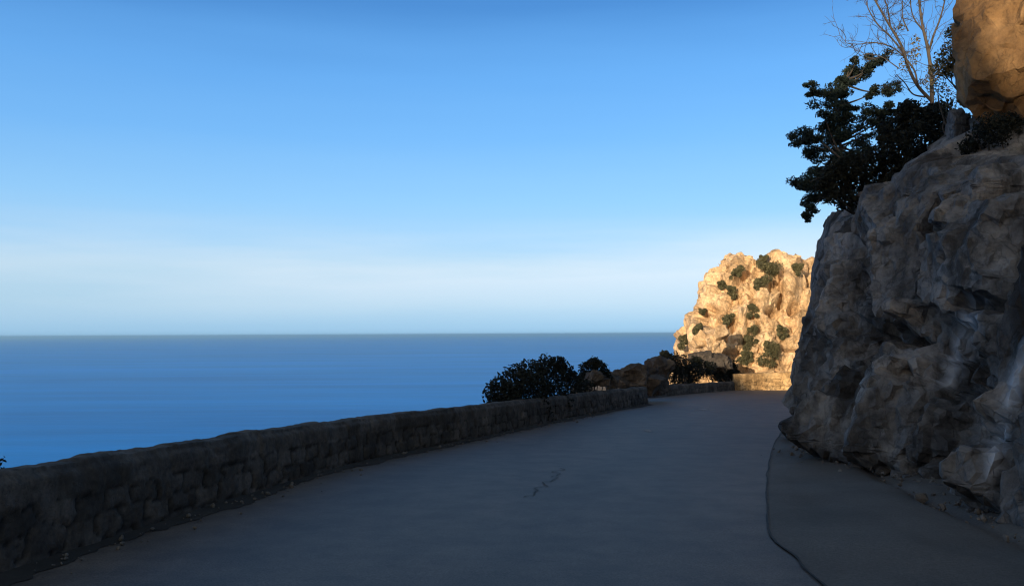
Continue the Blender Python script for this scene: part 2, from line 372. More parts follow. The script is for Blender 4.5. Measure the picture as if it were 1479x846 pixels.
M_CLIFF = rock_mat('cliff_granite', (0.046, 0.047, 0.052), (0.128, 0.130, 0.138), (0.215, 0.214, 0.220), 1.0, (0.026, 0.026, 0.028), 0.85, 0.03, (0.50, 0.56, 0.66))
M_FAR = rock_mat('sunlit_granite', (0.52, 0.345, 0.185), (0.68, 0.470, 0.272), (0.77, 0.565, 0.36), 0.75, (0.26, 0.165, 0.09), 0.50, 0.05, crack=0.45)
M_BOULDER = rock_mat('orange_granite', (0.14, 0.078, 0.034), (0.215, 0.125, 0.056), (0.29, 0.18, 0.088), 1.0, (0.12, 0.07, 0.035), 0.5)
M_ROCK = rock_mat('brown_granite', (0.05, 0.042, 0.037), (0.086, 0.072, 0.062), (0.125, 0.105, 0.09), 1.4, (0.04, 0.035, 0.03), 0.5)
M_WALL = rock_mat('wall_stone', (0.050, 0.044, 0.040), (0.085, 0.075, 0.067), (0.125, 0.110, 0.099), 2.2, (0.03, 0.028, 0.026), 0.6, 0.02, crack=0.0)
M_WALL_LIT = rock_mat('lit_wall_stone', (0.40, 0.25, 0.115), (0.52, 0.34, 0.165), (0.60, 0.42, 0.23), 1.6, (0.16, 0.10, 0.05), 0.5, 0.02)  # bright copy of the wall stone, sunlight put into its colour
M_CONIFER = leaf_mat('conifer_needles', (0.016, 0.028, 0.026), (0.024, 0.040, 0.036), (0.044, 0.062, 0.050))
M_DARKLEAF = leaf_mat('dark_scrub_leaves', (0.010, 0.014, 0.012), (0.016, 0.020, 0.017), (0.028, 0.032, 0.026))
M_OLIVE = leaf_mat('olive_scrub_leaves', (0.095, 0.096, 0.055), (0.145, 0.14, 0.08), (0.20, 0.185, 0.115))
M_DRY = leaf_mat('dry_yellow_leaves', (0.10, 0.08, 0.035), (0.17, 0.14, 0.06), (0.24, 0.20, 0.10))
M_BARK = bark_mat('dark_bark', (0.03, 0.025, 0.02), (0.07, 0.058, 0.048))
M_PALEBARK = bark_mat('grey_bark', (0.045, 0.038, 0.033), (0.095, 0.079, 0.066))

def asphalt():
    m, n, l, p = new_mat('worn_asphalt'); tc = n.new('ShaderNodeTexCoord'); co = tc.outputs['Object']
    a = tex_noise(n, l, co, 0.22, 5, 0.6, (1.0, 0.45, 1.0)); b = tex_noise(n, l, co, 2.4, 5, 0.65); g = tex_noise(n, l, co, 70, 3, 0.65)
    r = ramp(n, [(0.3, (0.068, 0.054, 0.045)), (0.5, (0.087, 0.070, 0.058)), (0.7, (0.106, 0.086, 0.072))]); l.new(a.outputs[0], r.inputs[0])
    r2 = ramp(n, [(0.36, (0.74, 0.74, 0.75)), (0.64, (1.20, 1.19, 1.17))]); l.new(b.outputs[0], r2.inputs[0])
    r3 = ramp(n, [(0.36, (0.6, 0.6, 0.6)), (0.64, (1.4, 1.4, 1.4))]); l.new(g.outputs[0], r3.inputs[0])
    c = mixc(n, l, 1.0, r.outputs[0], r2.outputs[0], 'MULTIPLY'); c = mixc(n, l, 1.0, c, r3.outputs[0], 'MULTIPLY')
    ac = n.new('ShaderNodeAttribute'); ac.attribute_name = 'across'                     # polished wheel paths, dusty crown and edges
    wob = tex_noise(n, l, co, 0.5, 4, 0.6); ma = n.new('ShaderNodeMath'); ma.operation = 'MULTIPLY_ADD'; ma.inputs[1].default_value = 0.10; l.new(wob.outputs[0], ma.inputs[0]); l.new(ac.outputs['Fac'], ma.inputs[2])
    rw = ramp(n, [(0.05, (1.18, 1.15, 1.10)), (0.16, (1.0, 1.0, 1.0)), (0.25, (0.86, 0.86, 0.87)), (0.36, (1.0, 1.0, 1.0)), (0.54, (1.10, 1.09, 1.07)), (0.66, (0.86, 0.86, 0.87)), (0.80, (0.95, 0.95, 0.96)), (0.88, (0.85, 0.85, 0.86)), (1.0, (1.1, 1.08, 1.05))])
    l.new(ma.outputs[0], rw.inputs[0]); c = mixc(n, l, 1.0, c, rw.outputs[0], 'MULTIPLY')
    bl = tex_noise(n, l, co, 0.9, 7, 0.7); rb = ramp(n, [(0.60, (0, 0, 0)), (0.66, (0.45,) * 3)]); l.new(bl.outputs[0], rb.inputs[0]); c = mixc(n, l, rb.outputs[0], c, (0.045, 0.040, 0.036))
    l.new(c, p.inputs['Base Color']); p.inputs['Roughness'].default_value = 0.62; p.inputs['Specular IOR Level'].default_value = 0.45
    l.new(bump(n, l, g.outputs[0], 0.5, 0.006), p.inputs['Normal']); return m
def dirt(name, c1, c2, c3, rough=0.9, sc=1.0):
    m, n, l, p = new_mat(name); tc = n.new('ShaderNodeTexCoord'); co = tc.outputs['Object']
    a = tex_noise(n, l, co, 0.6 * sc, 6, 0.65); g = tex_noise(n, l, co, 40 * sc, 4, 0.7)
    r = ramp(n, [(0.3, c1), (0.5, c2), (0.7, c3)]); l.new(a.outputs[0], r.inputs[0])
    r3 = ramp(n, [(0.3, (0.7, 0.7, 0.7)), (0.7, (1.2, 1.2, 1.2))]); l.new(g.outputs[0], r3.inputs[0])
    l.new(mixc(n, l, 1.0, r.outputs[0], r3.outputs[0], 'MULTIPLY'), p.inputs['Base Color']); p.inputs['Roughness'].default_value = rough
    p.inputs['Specular IOR Level'].default_value = 0.3
    l.new(bump(n, l, g.outputs[0], 0.6, 0.012), p.inputs['Normal']); return m
M_ASPHALT = asphalt()
M_SHOULDER = dirt('shoulder_concrete', (0.074, 0.068, 0.062), (0.104, 0.095, 0.087), (0.132, 0.121, 0.111), 0.8)
M_GROUND = dirt('scrub_earth', (0.05, 0.04, 0.03), (0.085, 0.068, 0.05), (0.12, 0.10, 0.075))
M_TAR = dirt('tar_seam', (0.020, 0.019, 0.018), (0.026, 0.025, 0.024), (0.034, 0.032, 0.031), 0.7)
M_GRIT_SHADE = dirt('grit_and_contact_shade', (0.022, 0.020, 0.017), (0.034, 0.030, 0.026), (0.055, 0.048, 0.041), 0.95, 3.0)  # grit colour, also carries the painted contact shade beside the wall
M_GRAVEL = dirt('gravel_stone', (0.08, 0.075, 0.07), (0.13, 0.12, 0.112), (0.20, 0.185, 0.17))
M_CHIP = dirt('pale_scuff', (0.20, 0.19, 0.18), (0.26, 0.25, 0.24), (0.32, 0.31, 0.30), 0.8)
def water():
    m, n, l, p = new_mat('sea_water'); tc = n.new('ShaderNodeTexCoord'); co = tc.outputs['Object']
    a = tex_noise(n, l, co, 0.02, 6, 0.7, (0.6, 1.0, 1.0)); b = tex_noise(n, l, co, 0.004, 7, 0.68, (0.18, 1.0, 1.0))
    r = ramp(n, [(0.36, (0.000, 0.175, 0.56)), (0.5, (0.000, 0.215, 0.66)), (0.64, (0.001, 0.250, 0.76))]); l.new(b.outputs[0], r.inputs[0])
    l.new(r.outputs[0], p.inputs['Base Color']); p.inputs['Roughness'].default_value = 0.31; p.inputs['IOR'].default_value = 1.33; p.inputs['Specular IOR Level'].default_value = 0.015
    l.new(bump(n, l, a.outputs[0], 0.2, 3.0), p.inputs['Normal']); return m
M_SEA = water()

# ------------------------------------------------------------------ setting: sea, ground, road, shoulder
SEA_Z = -130.0
ang = np.linspace(0, 2 * np.pi, 97)[:-1]; rad = np.array([60, 400, 2500, 15000, 90000.0])
V = np.stack([rad[:, None] * np.cos(ang), rad[:, None] * np.sin(ang), np.full((5, 96), SEA_Z)], -1).transpose(1, 0, 2)
tag(link('sea', raw_mesh('sea', V, grid_faces(96, 5, True)[:, ::-1], M_SEA)), 'calm blue sea stretching to the horizon below the road', 'sea', kind='structure')

hz = bpy.data.materials.new('haze_air'); hz.use_nodes = True; hn = hz.node_tree.nodes; hn.remove(hn['Principled BSDF'])
hv_ = hn.new('ShaderNodeVolumePrincipled'); hv_.inputs['Color'].default_value = (0.36, 0.68, 1.0, 1); hv_.inputs['Density'].default_value = 4.0e-5; hv_.inputs['Anisotropy'].default_value = 0.2
hz.node_tree.links.new(hv_.outputs[0], hn['Material Output'].inputs['Volume'])
bm = bmesh.new(); bmesh.ops.create_cube(bm, size=1.0)
bmesh.ops.scale(bm, vec=(190000, 190000, 20 - (SEA_Z - 10)), verts=bm.verts); bmesh.ops.translate(bm, vec=(0, 0, (20 + SEA_Z - 10) / 2), verts=bm.verts)
hm = bpy.data.meshes.new('haze'); bm.to_mesh(hm); bm.free(); hm.materials.append(hz)
tag(link('haze', hm), 'thin pale sea haze', 'haze', kind='stuff')

wall_px = [(0, 830), (68, 813), (176, 773), (270, 746), (372, 712), (500, 675), (537, 665), (620, 648), (701, 632), (811, 607), (880, 594), (937, 584)]
near_wall = [(-6.2, -14), (-5.0, -4), (-4.35, 2)] + [tuple(gnd(*q)[:2]) for q in wall_px]
near_wall = smooth_path(near_wall)
far_wall = [tuple(gnd(*q)[:2]) for q in [(935, 575), (985, 570), (1030, 566), (1062, 563.5)]]
lit_wall = [far_wall[-1], tuple(gnd(1105, 563)[:2]), tuple(gnd(1150, 563)[:2])]
lit_wall.append((lit_wall[-1][0] + 5, lit_wall[-1][1] - 1.0)); lit_wall.append((lit_wall[-1][0] + 8, lit_wall[-1][1] - 4.0))
road_left = near_wall[:-1] + [near_wall[-1]] + far_wall + lit_wall[1:]
seam_px = [(1190, 846), (1150, 806), (1112, 775), (1107, 735), (1108, 690), (1113, 660), (1122, 635)]
seam = [(2.9, -14), (2.0, -4), (1.9, 2)] + [tuple(gnd(*q)[:2]) for q in seam_px] + [(6.4, 20.0), (8.2, 24.6), (10.2, 29.5), (14.5, 34.5), (20, 37), (30, 38)]
base_px = [(1479, 755), (1400, 722), (1340, 692), (1250, 674), (1180, 658), (1140, 628)]
cliff_base = [(5.6, -24), (5.1, -12), (4.7, 0), (4.65, 4.5)] + [tuple(gnd(*q)[:2]) for q in base_px] + [(6.95, 20.2), (8.2, 23.6), (9.9, 27.2), (13, 31.5), (19, 34.5), (30, 36)]
print('near wall', np.round(near_wall, 2).tolist()); print('seam', np.round(seam, 2).tolist()); print('cliff base', np.round(cliff_base, 2).tolist()); print('far wall', np.round(far_wall + lit_wall, 2).tolist())

def ribbon(A, B, n_across, zoff, step=0.25, prof=None):
    a, s = spline(A, step); tl = np.linspace(0, 1, len(a)); b0, sb = spline(B, 0.1)
    b, _ = spline(B, np.interp(tl, [0, 1], [0, sb[-1]])); w = np.linspace(0, 1, n_across)
    P = a[:, None] * (1 - w[None, :, None]) + b[:, None] * w[None, :, None]
    z = -SLOPE * P[..., 1] + zoff + (prof(w)[None, :] if prof else 0)
    return np.concatenate([P, z[..., None]], -1)
P = ribbon(road_left, seam, 40, 0.0)
P[..., 2] += 0.010 * fbm(np.stack([P[..., 0] * .5, P[..., 1] * .35, P[..., 0] * 0], -1), 3, 5)
tag(link('road', raw_mesh('road', P, grid_faces(*P.shape[:2])[:, ::-1], M_ASPHALT, {'across': np.broadcast_to(np.linspace(0, 1, 40)[None], P.shape[:2])})), 'narrow unmarked asphalt road curving right around the rock', 'road', kind='structure')
ROAD_A = None
P = ribbon(seam, cliff_base, 40, 0.004, prof=lambda w: 0.03 * np.sin(w * 3.1) - 0.07 * np.exp(-((w - 0.66) / 0.07) ** 2) + 0.05 * sstep(0.72, 1.0, w) + 0.006)
m_ = sstep(0.0, 0.12, np.linspace(0, 1, 40))[None, :]
P[..., 2] += m_ * 0.035 * fbm(np.stack([P[..., 0] * 1.3, P[..., 1] * 1.0, P[..., 0] * 0], -1), 4, 8)
P[:, -6:, 0] += np.linspace(0, 1.2, 6)[None, :]
tag(link('road_shoulder', raw_mesh('road_shoulder', P, grid_faces(*P.shape[:2])[:, ::-1], M_SHOULDER)), 'brownish paved shoulder with gutter between road and rock face', 'shoulder', kind='structure')

def strip(name, pts, w, mat, zoff, seed, step=0.05, jag=0.02, jf=1.0):
    c, s = spline(pts, step); t = np.gradient(c, axis=0); t /= np.linalg.norm(t, axis=1, keepdims=True); nn = np.stack([-t[:, 1], t[:, 0]], 1)
    Q = np.stack([s * 2.1, s * 0 + seed, s * 0], -1); c = c + nn * (jag * fbm(Q * 0.7 * jf, 3, seed))[:, None]
    wd = w * (0.6 + 0.5 * np.abs(fbm(Q * 3, 3, seed + 3))); P = np.stack([c - nn * wd[:, None], c + nn * wd[:, None]], 1)
    P3 = np.concatenate([P, (-SLOPE * P[..., 1] + zoff)[..., None]], -1)
    P3[..., 2] += 0.010 * fbm(np.stack([P3[..., 0] * .5, P3[..., 1] * .35, P3[..., 0] * 0], -1), 3, 5)
    return link(name, raw_mesh(name, P3, grid_faces(len(c), 2)[:, ::-1], mat))
tag(strip('tar_joint', seam[1:-4], 0.011, M_TAR, 0.016, 3, 0.05, 0.012), 'dark irregular joint between asphalt and paved shoulder', 'road joint', kind='structure')
tag(strip('road_crack', [tuple(gnd(*q)[:2]) for q in [(769, 718), (776, 706), (789, 700), (797, 692), (806, 684), (810, 676)]], 0.011, M_TAR, 0.008, 11, 0.02, 0.10, 3.0),
    'short jagged crack in the middle of the asphalt', 'crack', kind='structure')

# dark grit and leaf mould along the parapet foot, contact shade painted into the colour
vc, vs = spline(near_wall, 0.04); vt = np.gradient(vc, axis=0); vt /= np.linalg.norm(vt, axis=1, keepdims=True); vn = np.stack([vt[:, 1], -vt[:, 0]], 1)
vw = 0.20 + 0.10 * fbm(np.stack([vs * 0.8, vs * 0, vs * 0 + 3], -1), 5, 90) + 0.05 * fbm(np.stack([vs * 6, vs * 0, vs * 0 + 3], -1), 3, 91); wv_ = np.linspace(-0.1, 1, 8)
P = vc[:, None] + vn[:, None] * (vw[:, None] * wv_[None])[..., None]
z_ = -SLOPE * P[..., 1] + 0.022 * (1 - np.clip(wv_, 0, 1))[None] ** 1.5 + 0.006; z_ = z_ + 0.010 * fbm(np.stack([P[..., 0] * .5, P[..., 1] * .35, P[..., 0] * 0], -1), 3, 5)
tag(link('verge', raw_mesh('verge', np.concatenate([P, z_[..., None]], -1), grid_faces(len(vc), 8), M_GRIT_SHADE)), 'thin band of dark grit with painted contact shade along the foot of the long parapet', 'verge', kind='structure')

# ground: follows the road, then falls away to the sea outside the parapet
edge_pts = [(-90, -75), (-70, -30), (-55, -18), (-14, -11), (-6.6, -6), (-4.9, 2), (-4.35, 6), (-3.6, 9), (-2.9, 13), (-2.0, 16), (-1.6, 19), (-0.9, 24), (1.6, 33), (5.5, 42), (9.0, 50), (10.0, 58), (11, 75), (12, 140)]
ec, es = spline(edge_pts, 0.5)
gx = np.unique(np.round(np.concatenate([np.linspace(-150, -20, 40), np.linspace(-20, 30, 130), np.linspace(30, 80, 20)]), 3))
gy = np.unique(np.round(np.concatenate([np.linspace(-70, -10, 30), np.linspace(-10, 60, 170), np.linspace(60, 140, 30)]), 3))
X, Y = np.meshgrid(gx, gy, indexing='ij')
ex = np.interp(Y, ec[:, 1], ec[:, 0])
dist = np.maximum(0, ex - X) * 0.9
N3 = np.stack([X * .35, Y * .35, X * 0], -1)
Z = gz(Y) - 0.05 - 1.25 * dist - 0.25 * np.sqrt(dist) + np.clip(dist / 4, 0, 1) * 1.6 * fbm(N3 * 0.6, 4, 31)
nwx = np.interp(Y, np.array(near_wall + far_wall)[:, 1], np.array(near_wall + far_wall)[:, 0])
Z -= sstep(0.0, 0.6, nwx - 0.55 - X) * np.where(Y > 48, 0, 1) * 0.10
Z = np.maximum(Z, SEA_Z - 8)
P = np.stack([X, Y, Z], -1)
tag(link('ground', raw_mesh('ground', P, grid_faces(len(gx), len(gy)), M_GROUND)), 'steep rocky ground falling from the road to the sea', 'ground', kind='structure')

# unseen ridge behind the viewpoint, its outline shaped to place the shadow
hx = np.linspace(-60, -3, 160); hv = np.linspace(0, 1, 40)
def shade_crest(x):
    z = 12.85 + 0.30 * sstep(-16.0, -15.5, x) + 1.1 * sstep(-32.0, -31.2, x) * (1 - sstep(-29.2, -28.7, x)) + 0.05 * np.sin(x * 0.9) + 0.04 * np.sin(x * 2.3 + 1)
    z = z + 4.5 * sstep(-22.6, -21.4, x) * (1 - sstep(-16.6, -16.1, x)) - 0.35 * sstep(-28.8, -27.6, x) * (1 - sstep(-24.0, -22.6, x))  # raised to shade the conifer, lowered to let sun reach the far parapet
    return z * (1 - sstep(-9, -3, x)) - 2 * sstep(-9, -3, x)
HX, HV = np.meshgrid(hx, hv, indexing='ij')
prof = 1 - np.abs(HV * 2 - 1) ** 1.6
P = np.stack([HX, -25 + (HV - 0.5) * -26, -3 + (shade_crest(HX) + 3) * prof], -1)
off = fbm(P * 0.25, 4, 61) * 1.2 * (1 - prof)[...]
P[..., 1] += off; P[..., 2] += off * 0.3
tag(link('ridge', raw_mesh('ridge', P, grid_faces(160, 40), M_GROUND)), 'unseen bare ridge behind the viewpoint, shaped to shade the road', 'ridge', kind='structure')

# ------------------------------------------------------------------ near cliff
def px_feat(P, feats, nrm=None):
    """relief of rock features placed on the face at their spots: (x, y, half width, half height, tilt of the long axis in deg, depth)"""
    x, y, z = project(P); d = 0
    for (cx, cy, rx, ry, rot, amp, hard) in feats:
        c, s_ = math.cos(R(rot)), math.sin(R(rot)); u = (x - cx) * c + (y - cy) * s_; v = -(x - cx) * s_ + (y - cy) * c
        q = np.sqrt((u / rx) ** 2 + (v / ry) ** 2) + 0.18 * fbm(np.stack([x / 30, y / 30, x * 0 + cx], -1), 3, 71)
        d = d + np.where(z > 0.5, amp * (1 - sstep(hard, 1.15, q)), 0)
    return d
def px_line(P, pts, width):
    x, y, z = project(P); best = np.full(x.shape, 1e9)
    for (x0, y0), (x1, y1) in zip(pts[:-1], pts[1:]):
        t = np.clip(((x - x0) * (x1 - x0) + (y - y0) * (y1 - y0)) / ((x1 - x0) ** 2 + (y1 - y0) ** 2), 0, 1)
        best = np.minimum(best, np.hypot(x - x0 - t * (x1 - x0), y - y0 - t * (y1 - y0)))
    return np.where(z > 0.5, np.clip(1 - best / width, 0, 1), 0)

cb, cs = spline(cliff_base, 0.02)
tg = np.gradient(cb, axis=0); tg /= np.linalg.norm(tg, axis=1, keepdims=True)
kx = np.exp(-(np.arange(-60, 61) / 30.0) ** 2); kx /= kx.sum()
tg = np.stack([np.convolve(np.pad(tg[:, a], 60, 'edge'), kx, 'valid') for a in (0, 1)], 1); tg /= np.linalg.norm(tg, axis=1, keepdims=True)
inn = np.stack([tg[:, 1], -tg[:, 0]], 1)
key = [-24, 0, 8, 10, 12.5, 14, 17, 20, 22, 24, 27, 36]
feats = [(1252, 482, 38, 64, 12, -1.7, 0.2), (1408, 592, 42, 80, 14, -1.6, 0.2), (1358, 358, 14, 32, 5, -0.8, 0.3), (1262, 392, 16, 36, 8, -0.75, 0.3),
         (1332, 545, 14, 18, 20, -0.7, 0.3), (1445, 445, 28, 17, -15, -0.7, 0.3), (1300, 325, 28, 12, -20, -0.6, 0.3), (1215, 300, 22, 26, 20, -0.3, 0.3), (1330, 500, 22, 14, 10, -0.3, 0.3),
         (1288, 590, 42, 95, 14, 0.42, 0.6), (1200, 610, 34, 46, 15, 0.30, 0.5), (1336, 452, 21, 22, 0, 0.45, 0.5), (1308, 347, 20, 18, 0, 0.30, 0.5), (1425, 400, 50, 60, 25, 0.40, 0.5),
         (1455, 690, 34, 40, 10, 0.35, 0.5), (1385, 300, 46, 22, -30, 0.30, 0.5), (1300, 290, 60, 14, -28, 0.25, 0.5), (1465, 300, 30, 26, -30, 0.35, 0.5), (1350, 640, 26, 30, 10, 0.22, 0.5)]
def facing_frame(nv, roll):
    """axes of a slab whose broad face looks along nv, its long axis leaning by roll degrees"""
    nv = np.array(nv, float); nv /= np.linalg.norm(nv); e1 = np.cross([0, 0, 1.0], nv); e1 /= np.linalg.norm(e1); e2 = np.cross(nv, e1)
    c_, s_ = math.cos(R(roll)), math.sin(R(roll)); return np.stack([nv, e1 * c_ - e2 * s_, e1 * s_ + e2 * c_], 1)
def cliff_form(S, T, blocks_):
    """the large form of the face and the bank above it, at arc length S and height T (1 = upper edge)"""
    bx = np.interp(S, cs, cb[:, 0]); by = np.interp(S, cs, cb[:, 1]); ix = np.interp(S, cs, inn[:, 0]); iy = np.interp(S, cs, inn[:, 1])
    zt = np.interp(by, key, [5.5, 4.0, 3.85, 3.95, 4.05, 4.1, 4.3, 4.55, 4.65, 4.7, 4.7, 4.6]); ot = np.interp(by, key, [2.0, 2.0, 2.0, 2.1, 2.2, 2.1, 1.6, 1.0, 0.6, 0.4, 0.6, 1.0])
    fl = np.minimum(T, 1.0); up = np.maximum(T - 1, 0); zb = gz(by) - 0.35
    ins = ot * fl ** 1.8 + 9 * up; z = zb + (zt - zb) * fl + 1.1 * up
    P = np.stack([bx + ix * ins, by + iy * ins, z], -1)
    P[..., 2] += 0.62 * np.exp(-((P[..., 0] - 9.4) / 1.5) ** 2 - ((P[..., 1] - 14.9) / 1.9) ** 2) * sstep(1.0, 1.08, T)      # the mound that carries the big boulder
    N = np.stack([-ix, -iy, np.where(T < 1, 0.30, 0.30 + 3 * np.minimum(up, 0.5))], -1); N /= np.linalg.norm(N, axis=-1, keepdims=True)
    corner = np.exp(-((by - 23) / 3.6) ** 2) * (T < 1.25)
    D = (px_feat(P, feats) * (T < 1.08) * (1 - 0.5 * corner) - 0.10) * (0.3 + 0.7 * sstep(0.0, 0.10, T))
    P = P + N * D[..., None]
    if blocks_ is None: return P, N, corner
    d, c = union_relief(P, N, blocks_, -0.75 + 0.15 * fbm(P * 1.1, 3, 27))
    if d.ndim == 2:
        for _ in range(1): d[:, 1:-1] = (d[:, :-2] + 2 * d[:, 1:-1] + d[:, 2:]) / 4
    d = np.clip(d, -0.9, 0.8) * (1 - 0.3 * sstep(0.85, 1.05, T)) * (1 - 0.72 * corner) * (0.25 + 0.75 * sstep(0.0, 0.10, T))
    return P + N * d[..., None], c, corner
brng = np.random.default_rng(41); CLIFF_BLOCKS = []
lean = np.array([0.35, -0.30, 0.90]); lean /= np.linalg.norm(lean); fn = np.array([-0.93, -0.30, 0.22]); fn -= lean * (fn @ lean); fn /= np.linalg.norm(fn)
FRAME = np.stack([fn, np.cross(lean, fn), lean], 1)
for cnt, lo, hi, sink in ((75, (0.9, 0.8, 1.3), (1.5, 1.7, 2.9), 0.44), (300, (0.40, 0.35, 0.6), (0.8, 0.8, 1.5), 0.50), (420, (0.16, 0.14, 0.22), (0.34, 0.32, 0.6), 0.46)):
    Sb = brng.uniform(*np.interp([4.0, 30.0], cb[:, 1], cs), cnt); Tb = brng.uniform(-0.02, 1.12, cnt); Cb, Nb, _ = cliff_form(Sb, Tb, None)
    for k in range(cnt):
        sz = brng.uniform(lo, hi); CLIFF_BLOCKS.append((Cb[k] - Nb[k] * sz[0] * sink * brng.uniform(0.35, 1.6), float(np.linalg.norm(sz)) * 0.55, make_block(brng, sz, FRAME, 0.20, 5), brng.random()))
# the slabs that make this face recognisable
Sg, Tg = np.meshgrid(np.linspace(*np.interp([5.0, 26.0], cb[:, 1], cs), 500), np.linspace(0, 1.1, 120), indexing='ij'); Pg, Ng, _ = cliff_form(Sg, Tg, None)
for (x_, y_, w_, h_, roll, nv, out_) in [(1297, 595, 92, 195, 12, (-.62, -.74, .25), .30), (1205, 612, 66, 108, 16, (-.6, -.72, .35), .26), (1337, 455, 46, 48, 10, (-.6, -.7, .3), .36), (1310, 345, 52, 44, 5, (-.6, -.7, .35), .30),
        (1285, 305, 150, 34, 62, (-.45, -.45, .75), .28), (1390, 262, 175, 50, 62, (-.45, -.45, .75), .30), (1440, 365, 90, 150, 25, (-.75, -.55, .35), .42), (1456, 690, 84, 105, 8, (-.7, -.6, .35), .36),
        (1190, 430, 46, 190, 5, (-.93, -.35, .1), .10), (1232, 420, 44, 110, 15, (-.55, -.8, .2), .26), (1372, 628, 36, 130, 12, (-.5, -.85, .2), .22), (1412, 312, 84, 66, 25, (-.65, -.6, .45), .36), (1255, 640, 30, 70, 10, (-.5, -.8, .3), .18),
        (1340, 300, 60, 50, 30, (-.6, -.6, .5), .30), (1225, 520, 30, 90, 14, (-.85, -.5, .15), .16), (1465, 470, 50, 110, 20, (-.75, -.6, .2), .25), (1330, 655, 44, 60, 6, (-.55, -.8, .25), .20)]:
    px_, py_, pz_ = project(Pg); dd = np.hypot(px_ - x_, py_ - y_) + 4 * np.maximum(0, pz_ - 30); kk = np.unravel_index(np.argmin(dd), dd.shape); m_ = F / pz_[kk]
    th = 0.9; fr_ = facing_frame(nv, roll); sz = np.array([th, w_ / m_, h_ / m_]); c_ = Pg[kk] + Ng[kk] * out_ - fr_[:, 0] * th * 0.5
    CLIFF_BLOCKS.append((c_, float(np.linalg.norm(sz)) * 0.6, make_block(brng, sz, fr_, 0.05, 4), brng.uniform(0.45, 0.9)))
tt = np.concatenate([np.linspace(0, 1, 230), 1 + np.linspace(0, 1, 50)[1:] ** 1.5])
s_lo, s_hi = np.interp([5.0, 28.0], cb[:, 1], cs)
s0 = np.linspace(s_lo, s_hi, 800); S, T = np.meshgrid(s0, tt, indexing='ij')
kr = np.exp(-(np.arange(-12, 13) / 4.0) ** 2); kr /= kr.sum()
def blur(A, ax): return np.apply_along_axis(lambda r: np.convolve(np.pad(r, 12, 'edge'), kr, 'valid'), ax, A)
P1, _, _ = cliff_form(S, T, CLIFF_BLOCKS)
seg = np.minimum(np.linalg.norm(np.diff(P1, axis=0), axis=-1), 0.8) * np.interp(0.5 * (P1[1:, :, 1] + P1[:-1, :, 1]), [8, 13, 20], [1.6, 1.2, 0.8])
L = np.concatenate([np.zeros((1, len(tt))), np.cumsum(blur(seg, 1), 0)], 0); nS = 1250      # spend the points evenly over the broken surface
S = np.stack([np.interp(np.linspace(0, L[-1, j], nS), L[:, j], s0) for j in range(len(tt))], 1)
pre = np.broadcast_to(np.arange(0, s_lo - 0.01, 0.2)[:, None], (len(np.arange(0, s_lo - 0.01, 0.2)), len(tt))); post = np.broadcast_to(np.arange(s_hi + 0.2, cs[-1], 0.2)[:, None], (len(np.arange(s_hi + 0.2, cs[-1], 0.2)), len(tt)))
S = np.concatenate([pre, S, post], 0); T = np.broadcast_to(tt[None], S.shape)
P, c1, corner = cliff_form(S, T, CLIFF_BLOCKS)
def outward(P):
    N = grid_normals(P); N = -N if ((-N[..., 0]).mean() < 0) else N
    return N
N1 = outward(P); soft_ = (1 - 0.5 * corner) * (0.4 + 0.6 * sstep(0, 0.06, T)) * (1 - 0.5 * sstep(1.0, 1.1, T))
d3, c3 = facets(P, (0.16, 0.16, 0.24), 15, 0.40, 0.030, 16.0)
P = P + N1 * ((d3 + fbm(P * 9.0, 3, 21) * 0.009) * soft_)[..., None]; c2 = c1
tone = 0.72 + 0.55 * (0.45 * c1 + 0.35 * c2 + 0.2 * c3)
streak = np.maximum(px_line(P, [(1408, 440), (1392, 478), (1380, 510), (1372, 560)], 15), px_line(P, [(1486, 500), (1466, 555), (1452, 610), (1436, 660), (1420, 705)], 14))
streak = np.maximum(streak, 0.7 * px_line(P, [(1440, 380), (1412, 450), (1396, 520), (1388, 545)], 11))
pale = streak * np.clip(0.75 + fbm(P * np.array([7, 7, 2.0]), 4, 44), 0, 1)
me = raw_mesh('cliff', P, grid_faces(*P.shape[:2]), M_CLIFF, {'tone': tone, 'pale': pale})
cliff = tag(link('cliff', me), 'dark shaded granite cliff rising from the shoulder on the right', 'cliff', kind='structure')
CLIFF_P = P
break_up(cliff, 0.11, 18)

# ------------------------------------------------------------------ far sunlit cliff
FY = 55.0
left_sil = [(984, 560), (992, 520), (998, 494), (1013, 470), (1022, 438), (1031, 412), (1041, 391), (1056, 378), (1060, 371)]
ls = np.array([at(x, y, FY) for x, y in left_sil]); o_ = np.argsort(ls[:, 2]); ls = ls[o_]
top_sil = [(1040, 372), (1058, 372), (1075, 369), (1095, 377), (1103, 374), (1112, 366), (1124, 363), (1132, 368), (1140, 374), (1150, 369), (1160, 374), (1175, 380), (1205, 366), (1300, 372), (1420, 420)]
ts = np.array([at(x, y, FY + 2.5) for x, y in top_sil])
na, nb_ = 560, 190
a = np.concatenate([np.linspace(math.pi * 0.97, 2.03 * math.pi, 460, endpoint=False), np.linspace(2.03 * math.pi, 2.97 * math.pi, 100, endpoint=False)])
b = np.linspace(0, 1, nb_) ** 0.9
A, B = np.meshgrid(a, b, indexing='ij')
zb0 = -4.0; ztopn = 7.0
zn = zb0 + B * (ztopn - zb0)
Lx = np.interp(zn, ls[:, 2], ls[:, 0]); Rx = 30 - 5 * B
close = np.sqrt(np.clip(1 - B ** 7, 0, 1))
yf = 51.3 + 3.6 * B ** 1.6; yk = 66 - 5 * B; yc = (yf * 0.72 + yk * 0.28)
yf = yc + (yf - yc) * close; yk = yc + (yk - yc) * close
ca, sa = np.cos(A), np.sin(A); e_ = 2 / 3.2
xx = (Lx + Rx) / 2 + (Rx - Lx) / 2 * np.sign(ca) * np.abs(ca) ** e_
sy = np.sign(sa) * np.abs(sa) ** e_
yy = np.where(sy < 0, yc + (yc - yf) * sy, yc + (yk - yc) * sy)
